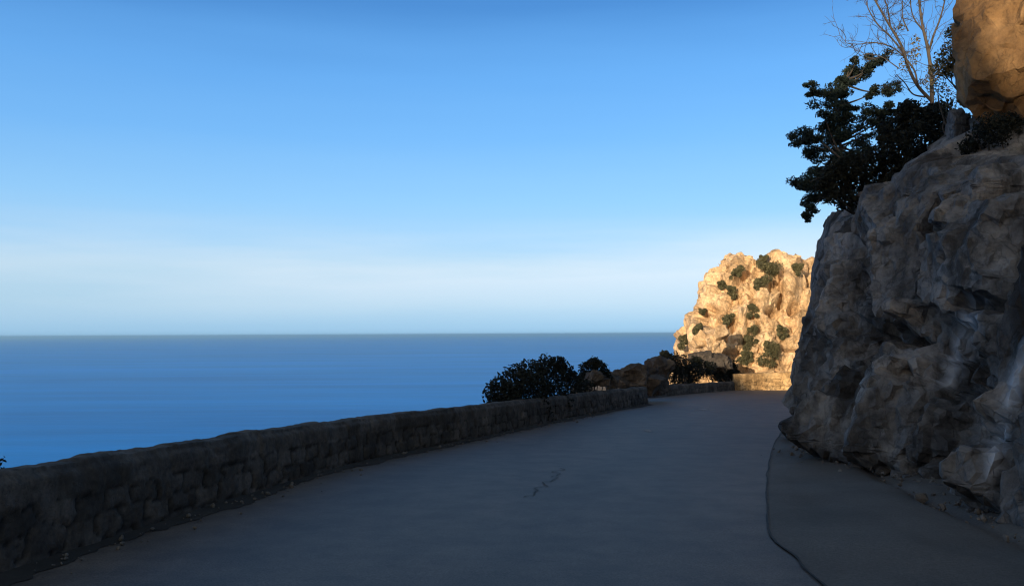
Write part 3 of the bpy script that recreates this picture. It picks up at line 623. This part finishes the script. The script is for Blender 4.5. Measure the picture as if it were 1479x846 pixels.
tp = np.interp(xx, ts[:, 0], ts[:, 2])
zz = zb0 + B * (tp - zb0)
P = np.stack([xx, yy, zz], -1); Nn = -grid_normals(P, True)
cen = np.stack([(Lx + Rx) / 2, yc, zz - 0.5], -1); Nn *= np.sign(((P - cen) * Nn).sum(-1))[..., None]
S = np.cumsum(np.linalg.norm(np.diff(P[:, 20], axis=0, prepend=P[:1, 20]), axis=1))[:, None] + 0 * B; HT = B * 11
crng = np.random.default_rng(77); CRAG_BLOCKS = []; FR2 = rot_euler(0.12, -0.15, 0.5); flat_i = np.flatnonzero((P[..., 1] < 62).ravel() & (B > 0.05).ravel()); Pfl, Nfl = P.reshape(-1, 3), Nn.reshape(-1, 3)
for cnt, lo, hi in ((170, (1.0, 1.0, 1.6), (2.0, 2.0, 4.0)), (800, (0.5, 0.5, 0.7), (1.0, 1.0, 1.8)), (1500, (0.25, 0.25, 0.3), (0.5, 0.5, 0.8))):
    pk = crng.choice(flat_i, cnt)
    for q in pk:
        sz = crng.uniform(lo, hi); CRAG_BLOCKS.append((Pfl[q] - Nfl[q] * sz[0] * 0.40 * crng.uniform(0.2, 1.6), float(np.linalg.norm(sz)) * 0.55, make_block(crng, sz, FR2, 0.28), crng.random()))
ff = [(1025, 459, 7, 6, 0, -0.9, .4), (1114, 452, 14, 7, 0, -1.0, .4), (1146, 446, 9, 10, 30, -1.0, .4), (1035, 448, 5, 4, 0, -0.7, .4), (1012, 451, 7, 7, 0, -0.7, .4), (1150, 505, 20, 3, 5, -0.6, .4), (1090, 447, 8, 8, 0, -0.8, .4),
      (1075, 400, 6, 26, 35, -0.8, .3), (1052, 470, 4, 26, 5, -0.8, .3), (1128, 420, 5, 40, 8, -0.7, .3),
      (1070, 470, 8, 40, 10, 0.45, .4), (1140, 420, 14, 20, 0, 0.5, .4), (1030, 425, 10, 14, 0, 0.4, .4), (1100, 425, 10, 26, 10, 0.4, .4), (1020, 492, 14, 18, 25, 0.5, .4)]
front = sy < 0.2
dF = px_feat(P, ff) * front
D, c1 = union_relief(P, Nn, CRAG_BLOCKS, -0.55 + 0.15 * fbm(P * 0.8, 3, 120)); D = np.clip(D, -0.7, 0.9) - 0.05
d3, c3 = facets(P, (0.28, 0.28, 0.4), 113, 0.45, 0.08, 14.0); c2 = c1
D = (D + d3 + fbm(P * 3.0, 4, 121) * 0.05) * (0.35 + 0.65 * close) + dF
P = P + Nn * D[..., None]
P[..., 2] += 0.25 * fbm(P * 0.9, 3, 130) * B ** 4 - 0.1
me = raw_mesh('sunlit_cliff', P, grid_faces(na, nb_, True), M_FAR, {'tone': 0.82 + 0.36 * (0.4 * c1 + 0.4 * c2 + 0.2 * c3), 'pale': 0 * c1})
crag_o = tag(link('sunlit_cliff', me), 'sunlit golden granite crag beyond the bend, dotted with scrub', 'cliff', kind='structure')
FAR_P = P
break_up(crag_o, 0.30, 20)

def on_surface(PS, px, py, tol=4.0):
    x, y, z = project(PS); d = np.hypot(x - px, y - py); z = np.where(z < 1, 1e9, z)
    m = d < tol
    if not m.any(): m = d <= d.min() + 1e-6
    zz = np.where(m, z, 1e9); return PS[np.unravel_index(np.argmin(zz), zz.shape)]

# ------------------------------------------------------------------ parapets
def parapet(name, pts, hts, label, mat, group, seed, thick=0.36, step=0.03):
    c, s = spline(pts, step); t = np.gradient(c, axis=0); t /= np.linalg.norm(t, axis=1, keepdims=True)
    for _ in range(20): t[1:-1] = (t[:-2] + 2 * t[1:-1] + t[2:]) / 4
    t /= np.linalg.norm(t, axis=1, keepdims=True); out = np.stack([-t[:, 1], t[:, 0]], 1)      # away from the road
    Hs = np.interp(s, np.linspace(0, s[-1], len(hts)), hts) + 0.010 * fbm(np.stack([s * 0.9, s * 0 + seed, s * 0], -1), 4, seed)
    nf, nt_, nk = 30, 12, 10
    q = np.concatenate([np.linspace(0, 1, nf), 1 + np.linspace(0, 1, nt_)[1:], 2 + np.linspace(0, 1, nk)[1:]])
    Q = np.broadcast_to(q[None], (len(s), len(q))); Sx = np.broadcast_to(s[:, None], Q.shape)
    fq, tq, kq = np.clip(Q, 0, 1), np.clip(Q - 1, 0, 1), np.clip(Q - 2, 0, 1)
    rnd_ = 0.05 * (sstep(0.86, 1, fq) - sstep(0, 0.25, tq) * 0 ) 
    lat = 0.03 * fq + rnd_ + tq * (thick - 0.16) + 0.08 * sstep(0, .3, kq)
    z = -0.12 + (Hs[:, None] + 0.12) * fq - 0.03 * sstep(0.85, 1, fq) + 0.012 * np.sin(np.pi * tq) - kq * (Hs[:, None] + 0.9)
    base = np.concatenate([c, gz(c[:, 1])[:, None]], 1)
    P = base[:, None] + np.concatenate([out[:, None] * lat[..., None], z[..., None]], -1)
    N = grid_normals(P); N *= np.sign((N[..., :2] * -out[:, None]).sum(-1) * (Q < 1.0) + N[..., 2] * ((Q >= 1) & (Q <= 2)) + (N[..., :2] * out[:, None]).sum(-1) * (Q > 2) + 1e-6)[..., None]
    Tm = z + 0.12
    cop = sstep(0.62, 0.70, fq)
    wS = Sx + 0.05 * fbm(np.stack([Sx * 3, Tm * 3, Sx * 0 + seed], -1), 3, seed); wT = Tm + 0.04 * fbm(np.stack([Sx * 2.5, Tm * 3, Sx * 0 + 5 + seed], -1), 3, seed + 4)
    rA, a1, a2, ax, ay = vor2(wS / 0.40 + 0.5 * np.floor(wT / 0.18), wT / 0.18, seed + 200, 0.5); rB, b1, b2, bx, by = vor2(wS / 0.75, (wT + tq * 0.4) / 0.40, seed + 300, 0.7)
    gA = sstep(0.02, 0.13, a2 - a1); gB = sstep(0.0, 0.10, b2 - b1)
    dA = (gA - 1) * 0.024 + (rA(0) - .5) * 0.020; dB = (gB - 1) * 0.010 + (rB(0) - .5) * 0.016
    D = dA * (1 - cop) + dB * cop + 0.014 * fbm(P * 7, 4, seed + 9) + 0.012 * fbm(P * 1.6, 3, seed + 11)
    D *= 1 - sstep(0, 0.3, kq) * 0.6
    P = P + N * D[..., None]
    tone = np.where(cop < .5, (0.62 + 0.7 * rA(2)) * (0.42 + 0.58 * gA), 0.85 + 0.35 * rB(2))
    if True:                                    # rough end faces
        root = empty(name, base[len(base) // 2])
        tag(root, label, 'wall', group)
        o3 = np.array(root.location)
        k = nf - 8
        # body is closed across its middle under the coping, coping covers the top
        iT = nf + nt_ - 1
        capL = P[:1] * 0 + P[:1].mean(1, keepdims=True); capR = P[-1:] * 0 + P[-1:].mean(1, keepdims=True)
        PP = np.concatenate([capL, P, capR], 0) - o3; tn = np.concatenate([tone[:1], tone, tone[-1:]], 0); ni, nj = PP.shape[:2]
        fcs = grid_faces(ni, nj).reshape(ni - 1, nj - 1, 4)
        cm = np.zeros((ni - 1, nj - 1), bool); cm[:, k:iT + 1] = True
        for nm, sel in (('wall_body', ~cm), ('coping', cm)):
            fs = fcs[sel]; used, inv = np.unique(fs, return_inverse=True)
            link(nm, raw_mesh(nm, PP.reshape(-1, 3)[used], inv.reshape(-1, 4), mat, {'tone': tn.reshape(-1)[used], 'pale': np.zeros(len(used))}), root)
    return root
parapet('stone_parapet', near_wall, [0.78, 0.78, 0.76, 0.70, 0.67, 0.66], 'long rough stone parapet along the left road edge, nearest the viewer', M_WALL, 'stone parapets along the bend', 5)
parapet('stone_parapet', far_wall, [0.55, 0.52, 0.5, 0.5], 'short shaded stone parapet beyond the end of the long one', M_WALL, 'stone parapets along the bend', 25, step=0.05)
parapet('stone_parapet', lit_wall, [0.9, 1.1, 1.1, 1.0], 'sunlit stone parapet with sunlight put into its ochre colour at the foot of the golden crag', M_WALL_LIT, 'stone parapets along the bend', 45, step=0.05)

# ------------------------------------------------------------------ boulders and stones
def boulder_mesh(name, half, seed, mat, sub=5, planes=5, rough_=0.05, lumps=5, dents=(), main=None):
    rng = np.random.default_rng(seed); bm = bmesh.new(); bmesh.ops.create_icosphere(bm, subdivisions=sub, radius=1.0)
    V = np.array([v.co for v in bm.verts]); Fc = np.array([[v.index for v in f.verts] for f in bm.faces]); bm.free()
    r = np.zeros(len(V)); tn = np.full(len(V), 0.5); fr = rot_euler(*rng.uniform(-0.5, 0.5, 3)); Z0 = np.zeros_like(V)
    for q in range(lumps):
        c = np.zeros(3) if q == 0 else rng.normal(size=3) * 0.42; s_ = rng.uniform(1.35, 1.75, 3) if q == 0 else rng.uniform(0.6, 1.25, 3)
        bk = make_block(rng, s_, fr, 0.25, planes)
        if main is not None:
            if q == 0: bk = (np.array([p_[:3] for p_ in main]) / np.linalg.norm([p_[:3] for p_ in main], axis=1, keepdims=True), np.array([p_[3] for p_ in main]))
            else: c = V[rng.integers(len(V))] * np.array([0.42, 0.45, 0.45]) * rng.uniform(0.4, 1); bk = (bk[0], bk[1] * 0.62)
        t = np.nan_to_num(exits(Z0, V, c, bk), nan=0.0); m = t > r; r[m] = t[m]; tn[m] = rng.random()
    r = np.clip(r, 0.35, 1.6); sz = float(np.mean(half)); Pq = V * r[:, None] * np.asarray(half)
    if sub >= 4:
        fd, fc = facets(Pq / sz, (0.34, 0.34, 0.3), seed + 30, 0.35, rough_ * 1.2, 16.0); Pq = Pq + V * (fd * sz)[:, None]
    Pq = Pq + V * ((fbm(Pq / sz * 5 + seed, 4, seed + 6) * rough_ * 0.5) * sz)[:, None]
    for (dv, rr, dep) in dents:
        dv = np.array(dv) / np.linalg.norm(dv); q = np.arccos(np.clip(V @ dv, -1, 1)) / rr + 0.2 * fbm(V * 3, 3, seed + 20)
        Pq = Pq - dv * (dep * sz * (1 - sstep(0.4, 1.1, q)))[:, None]
    return raw_mesh(name, Pq, Fc, mat, {'tone': 0.82 + 0.3 * tn + 0.08 * fbm(Pq / sz * 1.1, 3, seed + 9), 'pale': np.zeros(len(V))})
def boulder(px, py, Yd, rx, ry, label, mat, seed, depth=None, group=None, **kw):
    c = at(px, py, Yd); k = Yd / F; o = link('boulder', boulder_mesh('boulder', (rx * k, (depth or (rx + ry) / 2) * k, ry * k), seed, mat, **kw)); break_up(o, 0.22, 18)
    o.location = c; return tag(o, label, 'boulder', group)
boulder(1474, 42, 14.0, 106, 106, 'huge orange sunlit boulder perched on top of the shaded cliff', M_BOULDER, 4, depth=100, sub=6, planes=6, rough_=0.06, lumps=16,
        main=[(-.93, -.2, .33, .74), (-.85, -.3, -.45, 1.30), (-.5, -.3, -.81, 1.30), (-.3, -.95, .1, .78), (.3, -.93, .2, .82), (-.62, -.75, .25, .76), (-.15, -.8, -.58, 1.12), (0, -.3, .95, .95), (1, 0, 0, 1.25), (0, 1, 0, 1.0), (.6, -.5, -.6, 1.25), (-.4, .6, .6, 0.9), (-.85, .5, .0, .78), (-.65, .5, -.55, 1.12), (0, .6, -.8, 1.2), (-.97, .1, -.2, 1.04)])
boulder(1466, 196, 15.8, 72, 60, 'dark blocky rock in the shade beneath the huge sunlit boulder', M_CLIFF, 8, lumps=8)
boulder(1384, 182, 15.4, 14, 24, 'small upright rock between the bare tree and the huge boulder', M_CLIFF, 9)
boulder(914, 548, 33, 36, 23, 'brown rock with a dark hollow above the parapet end', M_ROCK, 12, dents=[((-0.1, -1, 0.25), 0.55, 0.45)], lumps=7)
boulder(950, 532, 35, 19, 19, 'rounded dark rock standing highest behind the hollow rock', M_ROCK, 14)
boulder(943, 556, 34, 22, 20, 'smooth brown boulder filling the gap between two parapets', M_ROCK, 16, rough_=0.03, lumps=2)
boulder(856, 548, 27, 16, 12, 'pale rock lying under the small pointed bush behind the parapet', M_ROCK, 18)
boulder(884, 552, 29.5, 14, 16, 'small upright rock left of the hollow rock', M_ROCK, 19)
boulder(1038, 528, 47.5, 16, 16, 'grey slab leaning behind the far shaded parapet', M_ROCK, 20)
boulder(1018, 520, 48.5, 20, 14, 'low dark rock among scrub behind the far shaded parapet', M_ROCK, 22)
boulder(1030, 497, 50.5, 20, 24, 'tan boulder against the lower left of the golden crag', M_FAR, 24)
rng = np.random.default_rng(7)
foot = [(1275, 680), (1296, 684), (1310, 688), (1322, 694), (1352, 704), (1372, 713), (1392, 722), (1404, 735), (1236, 671), (1212, 664), (1424, 741)]
for i, (x, y) in enumerate(foot):
    g = gnd(x, y + 4); k = g[1] / F; r = rng.uniform(5, 12) * k
    o = link('stone', boulder_mesh('stone', (r * 1.25, r, r * 0.75), 50 + i, M_CLIFF if i % 3 else M_ROCK, sub=3, planes=6, lumps=2))
    o.location = (g[0], g[1], g[2] + r * 0.25); o.rotation_euler = (0, 0, rng.uniform(0, 6))
    tag(o, 'loose stone lying in the gutter at the foot of the shaded cliff', 'stone', 'loose stones at the foot of the cliff')

# ------------------------------------------------------------------ plants
def clump_points(c, r, n, rng, shell=0.55):
    d = rng.normal(size=(n, 3)); d /= np.linalg.norm(d, axis=1, keepdims=True)
    rr = rng.uniform(shell ** 3, 1, n) ** (1 / 3.0); lump = 1 + 0.35 * noise(d * 2.2 + np.sum(c), 3)
    return np.asarray(c) + d * (rr * lump)[:, None] * np.asarray(r)
def bush(name, label, cat, clumps, Yf, mat, seed, n=260, leaf=0.08, jitter=0.5, foot_at=None, group=None, stems=True, bark=None, aspect=0.5):
    """clumps: (x, y, radius) spots of the crown as seen, set at its real distance with depth"""
    rng = np.random.default_rng(seed); C = []
    mb = MB()
    for (x, y, r) in clumps:
        Yd = Yf(x) if callable(Yf) else Yf; k = Yd / F; c = at(x, y, Yd + rng.uniform(-jitter, jitter)); C.append(c); rr = r * k
        mb.leaves(clump_points(c, (rr * 1.05, rr * 1.15, rr * 0.95), int(n * max(0.5, (r / 25) ** 1.3)), rng, 0.35), leaf, rng, aspect)
    C = np.array(C); foot_ = np.array(foot_at) if foot_at is not None else np.array([C[:, 0].mean(), C[:, 1].mean(), C[:, 2].min() - 0.4])
    root = empty(name, foot_); tag(root, label, cat, group)
    mb.build('foliage', mat, root, smooth=False, origin=foot_)
    if stems:
        ms = MB()
        for c in C:
            mid = foot_ * 0.45 + c * 0.55 + rng.normal(size=3) * 0.1 * np.linalg.norm(c - foot_)
            pt, _ = spline([foot_ + rng.normal(size=3) * 0.03, mid, c], 0.08); rad0 = 0.012 + 0.012 * np.linalg.norm(c - foot_)
            if len(pt) > 2: ms.tube(pt, np.linspace(rad0, 0.006, len(pt)), 5)
        ms.build('stem', bark or M_BARK, root, origin=foot_)
    return root

def cr(x, y, r=None):                              # spots read from the enlarged upper right corner
    return (1100 + x / 2.417, y / 2.417) if r is None else (1100 + x / 2.417, y / 2.417, r / 2.417)

# dark conifer leaning over the cliff edge
def conifer():
    rng = np.random.default_rng(3); Yd = 22.5; k = Yd / F
    cl = [(172, 315, 30), (300, 248, 24), (235, 322, 42), (335, 255, 40), (405, 212, 34), (375, 235, 26), (440, 312, 32), (395, 322, 26), (215, 395, 46), (140, 490, 38), (175, 470, 40), (235, 460, 60), (195, 545, 42),
          (300, 390, 30), (325, 480, 44), (375, 400, 40), (440, 385, 30), (288, 315, 38), (132, 652, 34), (160, 700, 36), (148, 758, 20), (195, 625, 46), (255, 560, 46), (350, 550, 36), (275, 420, 30), (410, 450, 40), (330, 215, 16), (180, 730, 18), (270, 370, 34), (250, 500, 40), (420, 420, 34), (300, 560, 46), (390, 520, 40), (160, 640, 36), (230, 600, 44), (290, 290, 26)]
    foot_ = on_surface(CLIFF_P, *cr(300, 640)); foot_[2] -= 0.1
    root = empty('conifer', foot_); tag(root, 'dark green conifer leaning out over the top edge of the shaded cliff', 'tree')
    spine, _ = spline([foot_, at(*cr(275, 520), Yd), at(*cr(272, 400), Yd), at(*cr(285, 310), Yd), at(*cr(305, 245), Yd)], 0.06)
    mt = MB(); mt.tube(spine, np.linspace(0.065, 0.015, len(spine)), 8); mt.build('trunk', M_BARK, root, origin=foot_)
    ml, mf = MB(), MB()
    for (x, y, r) in cl:
        c = at(*cr(x, y), Yd + rng.uniform(-0.7, 0.7)); rr = r * 1.22 / 2.417 * k
        j = int(np.clip(np.argmin(np.linalg.norm(spine - (c - [0, 0, 0.25]), axis=1)) - 4, 0, len(spine) - 1)); a0 = spine[j]
        pt, _ = spline([a0, (a0 + c) / 2 + rng.normal(size=3) * 0.06 + [0, 0, -0.05], c], 0.06)
        if len(pt) > 2: ml.tube(pt, np.linspace(0.035, 0.008, len(pt)), 5)
        for q in range(8):                          # each clump is a handful of small needle tufts with gaps between
            e = np.clip(rng.normal(size=3), -1.3, 1.3) * rr * np.array([0.5, 0.5, 0.38]); tc_ = c + e; tr = rr * rng.uniform(0.28, 0.5)
            tw, _ = spline([c, c + e * 0.5, tc_], 0.05)
            if len(tw) > 2: ml.tube(tw, np.linspace(0.009, 0.004, len(tw)), 4)
            mf.leaves(clump_points(tc_, (tr * 1.2, tr * 1.2, tr * 0.75), int(125 * (r / 35) ** 1.4) + 30, rng, 0.1), 0.085, rng, 0.32)
    ml.build('limb', M_BARK, root, origin=foot_); mf.build('foliage', M_CONIFER, root, smooth=False, origin=foot_)
conifer()

def bare_tree():
    rng = np.random.default_rng(12); Yd = 21.0; k = Yd / F / 2.417
    foot_ = at(*cr(592, 370), Yd); root = empty('bare_tree', foot_); tag(root, 'leafless grey tree with many thin twigs above the conifer', 'tree')
    stems = [([(595, 370), (592, 260), (580, 170), (562, 90), (550, 0), (545, -120)], 11), ([(590, 350), (545, 300), (512, 235), (488, 160), (435, 70), (380, -30), (350, -110)], 9),
             ([(582, 190), (598, 130), (622, 70), (640, 0), (655, -80)], 6), ([(500, 190), (450, 130), (405, 85), (372, 30), (355, -40)], 5), ([(545, 300), (530, 240), (470, 175), (400, 150), (340, 155), (294, 150), (296, 130)], 5),
             ([(512, 110), (492, 60), (490, 0), (470, -70)], 4), ([(565, 110), (530, 60), (520, 0), (530, -80)], 4), ([(590, 330), (600, 270), (660, 200), (690, 120), (720, 60), (700, 10)], 5), ([(450, 95), (440, 30), (425, -20), (430, -90)], 4),
             ([(592, 300), (640, 240), (690, 180), (720, 110)], 4), ([(480, 240), (420, 200), (370, 190), (330, 200)], 3), ([(585, 340), (530, 330), (500, 290), (470, 260)], 5)]
    mt, ml = MB(), MB()
    def twig(p, d, L, r, lev):
        n = max(4, int(L / 0.06)); pts = [p]
        for _ in range(n):
            d = d + rng.normal(size=3) * 0.16 + np.array([0, 0, 0.03]); d /= np.linalg.norm(d); pts.append(pts[-1] + d * L / n)
        pts = np.array(pts); ml.tube(pts, np.linspace(r, r * 0.45, len(pts)), 4)
        if lev > 0:
            for _ in range(rng.integers(2, 4)):
                i = rng.integers(len(pts) // 3, len(pts)); e = d + rng.normal(size=3) * 0.75; twig(pts[i], e / np.linalg.norm(e), L * rng.uniform(0.35, 0.65), r * 0.6, lev - 1)
    for i, (pl, r) in enumerate(stems):
        dep = Yd + (0 if i == 0 else rng.uniform(-0.5, 0.5)); q = [at(*cr(*pl[0]), Yd)] + [at(*cr(*z), Yd + (dep - Yd) * min(1, (j + 1) / 3)) for j, z in enumerate(pl[1:])]
        pt, s = spline(q, 0.07); (mt if i == 0 else ml).tube(pt, np.linspace(r * k * 0.68, max(1.1 * k, r * k * 0.25), len(pt)), 7)
        for j in range(6, len(pt), 2):
            d = pt[min(j + 1, len(pt) - 1)] - pt[j - 1]; d /= np.linalg.norm(d); e = d * 0.8 + rng.normal(size=3) * 0.6
            twig(pt[j], e / np.linalg.norm(e), rng.uniform(0.35, 1.0), 1.25 * k, 2 if rng.random() < 0.75 else 1)
    mt.build('trunk', M_PALEBARK, root, origin=foot_); ml.build('limb', M_PALEBARK, root, origin=foot_)
    mf = MB()
    for (x, y, r) in [(515, 205, 34), (500, 235, 24), (540, 180, 20), (490, 95, 14), (535, 140, 18), (600, 250, 30), (575, 290, 26)]:
        mf.leaves(clump_points(at(*cr(x, y), Yd + rng.uniform(-.2, .2)), np.full(3, r * k), int(r * 3.5), rng, 0.1), 0.06, rng, 0.5)
    mf.build('foliage', M_DRY, root, smooth=False, origin=foot_)
bare_tree()

G1 = 'dark scrub on top of the shaded cliff'
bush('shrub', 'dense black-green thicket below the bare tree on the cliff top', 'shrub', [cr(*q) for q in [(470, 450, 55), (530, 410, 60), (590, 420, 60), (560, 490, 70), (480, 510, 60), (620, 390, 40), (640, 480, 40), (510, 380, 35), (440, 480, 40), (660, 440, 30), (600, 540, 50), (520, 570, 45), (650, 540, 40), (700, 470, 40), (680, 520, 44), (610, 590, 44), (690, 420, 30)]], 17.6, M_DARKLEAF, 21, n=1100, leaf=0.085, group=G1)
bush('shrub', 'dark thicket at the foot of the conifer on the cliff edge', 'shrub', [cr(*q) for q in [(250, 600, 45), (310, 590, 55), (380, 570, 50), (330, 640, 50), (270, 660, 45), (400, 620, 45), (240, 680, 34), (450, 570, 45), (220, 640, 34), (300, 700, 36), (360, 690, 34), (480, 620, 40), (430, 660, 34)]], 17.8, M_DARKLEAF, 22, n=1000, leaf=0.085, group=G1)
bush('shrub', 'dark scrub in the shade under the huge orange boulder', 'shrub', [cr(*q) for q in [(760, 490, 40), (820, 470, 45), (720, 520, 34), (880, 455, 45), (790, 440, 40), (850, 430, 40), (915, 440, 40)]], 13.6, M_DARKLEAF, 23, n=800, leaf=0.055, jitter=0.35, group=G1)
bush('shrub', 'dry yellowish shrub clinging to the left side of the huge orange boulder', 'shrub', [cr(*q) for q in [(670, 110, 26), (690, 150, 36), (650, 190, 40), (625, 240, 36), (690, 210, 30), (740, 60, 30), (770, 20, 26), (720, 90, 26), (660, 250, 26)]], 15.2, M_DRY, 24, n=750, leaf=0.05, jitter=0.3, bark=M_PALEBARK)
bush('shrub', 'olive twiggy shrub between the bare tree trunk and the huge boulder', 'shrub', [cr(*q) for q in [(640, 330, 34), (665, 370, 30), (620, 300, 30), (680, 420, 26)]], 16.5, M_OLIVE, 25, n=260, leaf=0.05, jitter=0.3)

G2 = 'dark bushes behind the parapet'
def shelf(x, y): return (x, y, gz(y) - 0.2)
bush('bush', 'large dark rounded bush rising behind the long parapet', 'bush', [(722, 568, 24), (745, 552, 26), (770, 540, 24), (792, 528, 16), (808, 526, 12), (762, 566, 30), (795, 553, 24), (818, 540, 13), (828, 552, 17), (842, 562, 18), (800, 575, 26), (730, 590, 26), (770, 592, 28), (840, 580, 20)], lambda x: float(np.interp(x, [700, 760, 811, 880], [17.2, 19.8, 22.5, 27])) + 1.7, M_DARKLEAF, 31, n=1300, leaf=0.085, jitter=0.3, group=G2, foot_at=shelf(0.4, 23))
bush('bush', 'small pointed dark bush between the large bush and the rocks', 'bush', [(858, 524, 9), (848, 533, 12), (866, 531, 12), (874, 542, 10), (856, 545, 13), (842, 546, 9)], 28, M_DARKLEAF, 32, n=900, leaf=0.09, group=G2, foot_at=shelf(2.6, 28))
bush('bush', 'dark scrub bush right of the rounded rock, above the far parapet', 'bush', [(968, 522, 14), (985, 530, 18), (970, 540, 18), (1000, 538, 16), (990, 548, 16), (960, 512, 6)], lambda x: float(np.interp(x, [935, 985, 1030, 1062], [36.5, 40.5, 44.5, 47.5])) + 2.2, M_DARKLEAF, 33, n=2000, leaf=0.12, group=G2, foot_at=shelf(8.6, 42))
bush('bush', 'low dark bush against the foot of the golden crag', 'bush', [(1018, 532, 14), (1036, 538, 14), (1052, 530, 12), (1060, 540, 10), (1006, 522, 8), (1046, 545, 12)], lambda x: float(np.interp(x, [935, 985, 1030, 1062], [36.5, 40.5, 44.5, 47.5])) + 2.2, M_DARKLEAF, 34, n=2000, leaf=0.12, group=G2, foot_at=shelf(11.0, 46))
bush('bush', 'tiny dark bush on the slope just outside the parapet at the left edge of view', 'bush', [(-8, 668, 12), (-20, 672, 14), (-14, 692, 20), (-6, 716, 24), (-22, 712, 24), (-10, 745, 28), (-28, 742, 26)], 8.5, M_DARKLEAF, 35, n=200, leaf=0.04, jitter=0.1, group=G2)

G3 = 'scrub growing on the golden crag'
crag = [((1112, 392, 13), (1100, 384, 8), (1120, 384, 10)), ((1100, 408, 9), (1108, 404, 8), (1094, 412, 6)), ((1063, 394, 6), (1070, 388, 6), (1056, 401, 5)), ((1058, 420, 7), (1060, 428, 6)), ((1043, 410, 6), (1040, 413, 4)),
        ((1052, 460, 8), (1049, 466, 6)), ((1088, 447, 8),), ((1085, 482, 10), (1082, 495, 10), (1090, 474, 7), (1078, 502, 7)), ((1112, 500, 11), (1108, 515, 12), (1118, 512, 10), (1100, 522, 9), (1112, 525, 9)),
        ((989, 492, 7), (984, 500, 7), (993, 486, 5)), ((1008, 474, 7), (1004, 480, 5)), ((1014, 450, 5),), ((1130, 480, 7), (1127, 473, 5)), ((1078, 515, 8), (1070, 520, 7)), ((1150, 388, 7), (1156, 384, 5)), ((1103, 374, 5), (1096, 379, 6))]
names = ['largest olive bush below the top notch of the golden crag', 'olive bush hanging just under the largest one on the golden crag', 'thin olive bush in the slanting cleft near the crag top', 'small olive bush below the slanting cleft of the crag',
         'little bush on the upper left shoulder of the crag', 'small round bush in the middle of the crag left half', 'round olive bush in a hollow at the centre of the crag', 'tall olive bush low on the crag, left of the broad one',
         'broad olive bush low on the crag just above the sunlit parapet', 'bush at the lowest left corner of the golden crag', 'bush on the left flank of the crag above the lowest corner one', 'tiny bush on the steep left outline of the crag',
         'small bush above the broad one, near the shaded cliff edge', 'low bush at the crag foot left of the sunlit parapet', 'small bush near the crag top beside the shaded cliff', 'small bush in the notch on the crag skyline']
for i, (cl, nm) in enumerate(zip(crag, names)):
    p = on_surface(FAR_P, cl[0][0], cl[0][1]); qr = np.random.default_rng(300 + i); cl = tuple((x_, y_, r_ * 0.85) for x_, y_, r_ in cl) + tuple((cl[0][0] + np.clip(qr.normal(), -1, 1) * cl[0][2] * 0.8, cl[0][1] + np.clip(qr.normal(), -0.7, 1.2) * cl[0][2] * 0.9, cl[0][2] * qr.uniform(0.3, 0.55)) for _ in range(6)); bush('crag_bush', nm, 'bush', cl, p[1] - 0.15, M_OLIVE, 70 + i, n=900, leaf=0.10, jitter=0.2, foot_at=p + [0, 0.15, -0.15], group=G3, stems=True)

# small pale scuffs on the asphalt
for (x, y, r, lb) in [(936, 622, 0.10, 'small pale scuff on the asphalt nearer the viewer'), (1015, 591, 0.16, 'pale patch on the asphalt farther off, near the bend')]:
    g = gnd(x, y); rng = np.random.default_rng(int(x)); aa = np.linspace(0, 2 * np.pi, 19)[:-1]; rr = r * (0.7 + 0.5 * rng.random(18))
    V = np.stack([rr * np.cos(aa) * 0.8, rr * np.sin(aa) * 3.0, -SLOPE * rr * np.sin(aa) * 3.0], -1)
    o = link('road_scuff', raw_mesh('road_scuff', np.vstack([[[0, 0, 0.0]], V]), [[0, 1 + i, 1 + (i + 1) % 18] for i in range(18)], M_CHIP))
    o.location = (g[0], g[1], g[2] + 0.007 + 0.010 * float(fbm(np.array([[g[0] * .5, g[1] * .35, 0.0]]), 3, 5)[0])); tag(o, lb, 'scuff', kind='structure')

# fine rubble that collects in the gutter and along the edges
rng = np.random.default_rng(19); mb = MB(); bm = bmesh.new(); bmesh.ops.create_icosphere(bm, subdivisions=1, radius=1.0); V0 = np.array([v.co for v in bm.verts]); F0 = np.array([[v.index for v in f.verts] for f in bm.faces]); bm.free()
bc, bs = spline(cliff_base, 0.05); sel = bc[(bc[:, 1] > 4.5) & (bc[:, 1] < 15)]
for _ in range(450):
    p = sel[rng.integers(len(sel))]; off = rng.exponential(0.22); r = 0.006 + rng.exponential(0.009); x, y = p[0] - 0.05 - off, p[1] + rng.uniform(-.1, .1)
    Vp = V0 * r * rng.uniform(0.6, 1.3, 3) @ rot_euler(*rng.uniform(0, 6, 3)).T; Vp = Vp * (1 + 0.25 * rng.normal(size=(len(V0), 1)))
    mb.add(Vp + [x, y, gz(y) + 0.05 * max(0, 1 - off / 0.5) + 0.004 + r * 0.2], F0)
mw = MB(); wc = np.array(near_wall); wc, _ = spline(near_wall, 0.05); wc = wc[(wc[:, 1] > 4) & (wc[:, 1] < 26)]
for _ in range(320):
    q = wc[rng.integers(len(wc))]; off = 0.05 + rng.exponential(0.16); r = 0.005 + rng.exponential(0.007); x, y = q[0] + off, q[1] + rng.uniform(-.1, .1) - off * 0.3
    Vp = V0 * r * rng.uniform(0.6, 1.3, 3) @ rot_euler(*rng.uniform(0, 6, 3)).T; mw.add(Vp + [x, y, gz(y) + 0.022 * max(0, 1 - off / 0.25) + 0.008 + r * 0.2], F0)
tag(mw.build('gravel', M_GRAVEL, smooth=False), 'sparse grit along the foot of the long parapet', 'gravel', kind='stuff')
o = mb.build('gravel', M_GRAVEL, smooth=False); tag(o, 'fine grey rubble strewn along the foot of the shaded cliff', 'gravel', kind='stuff')
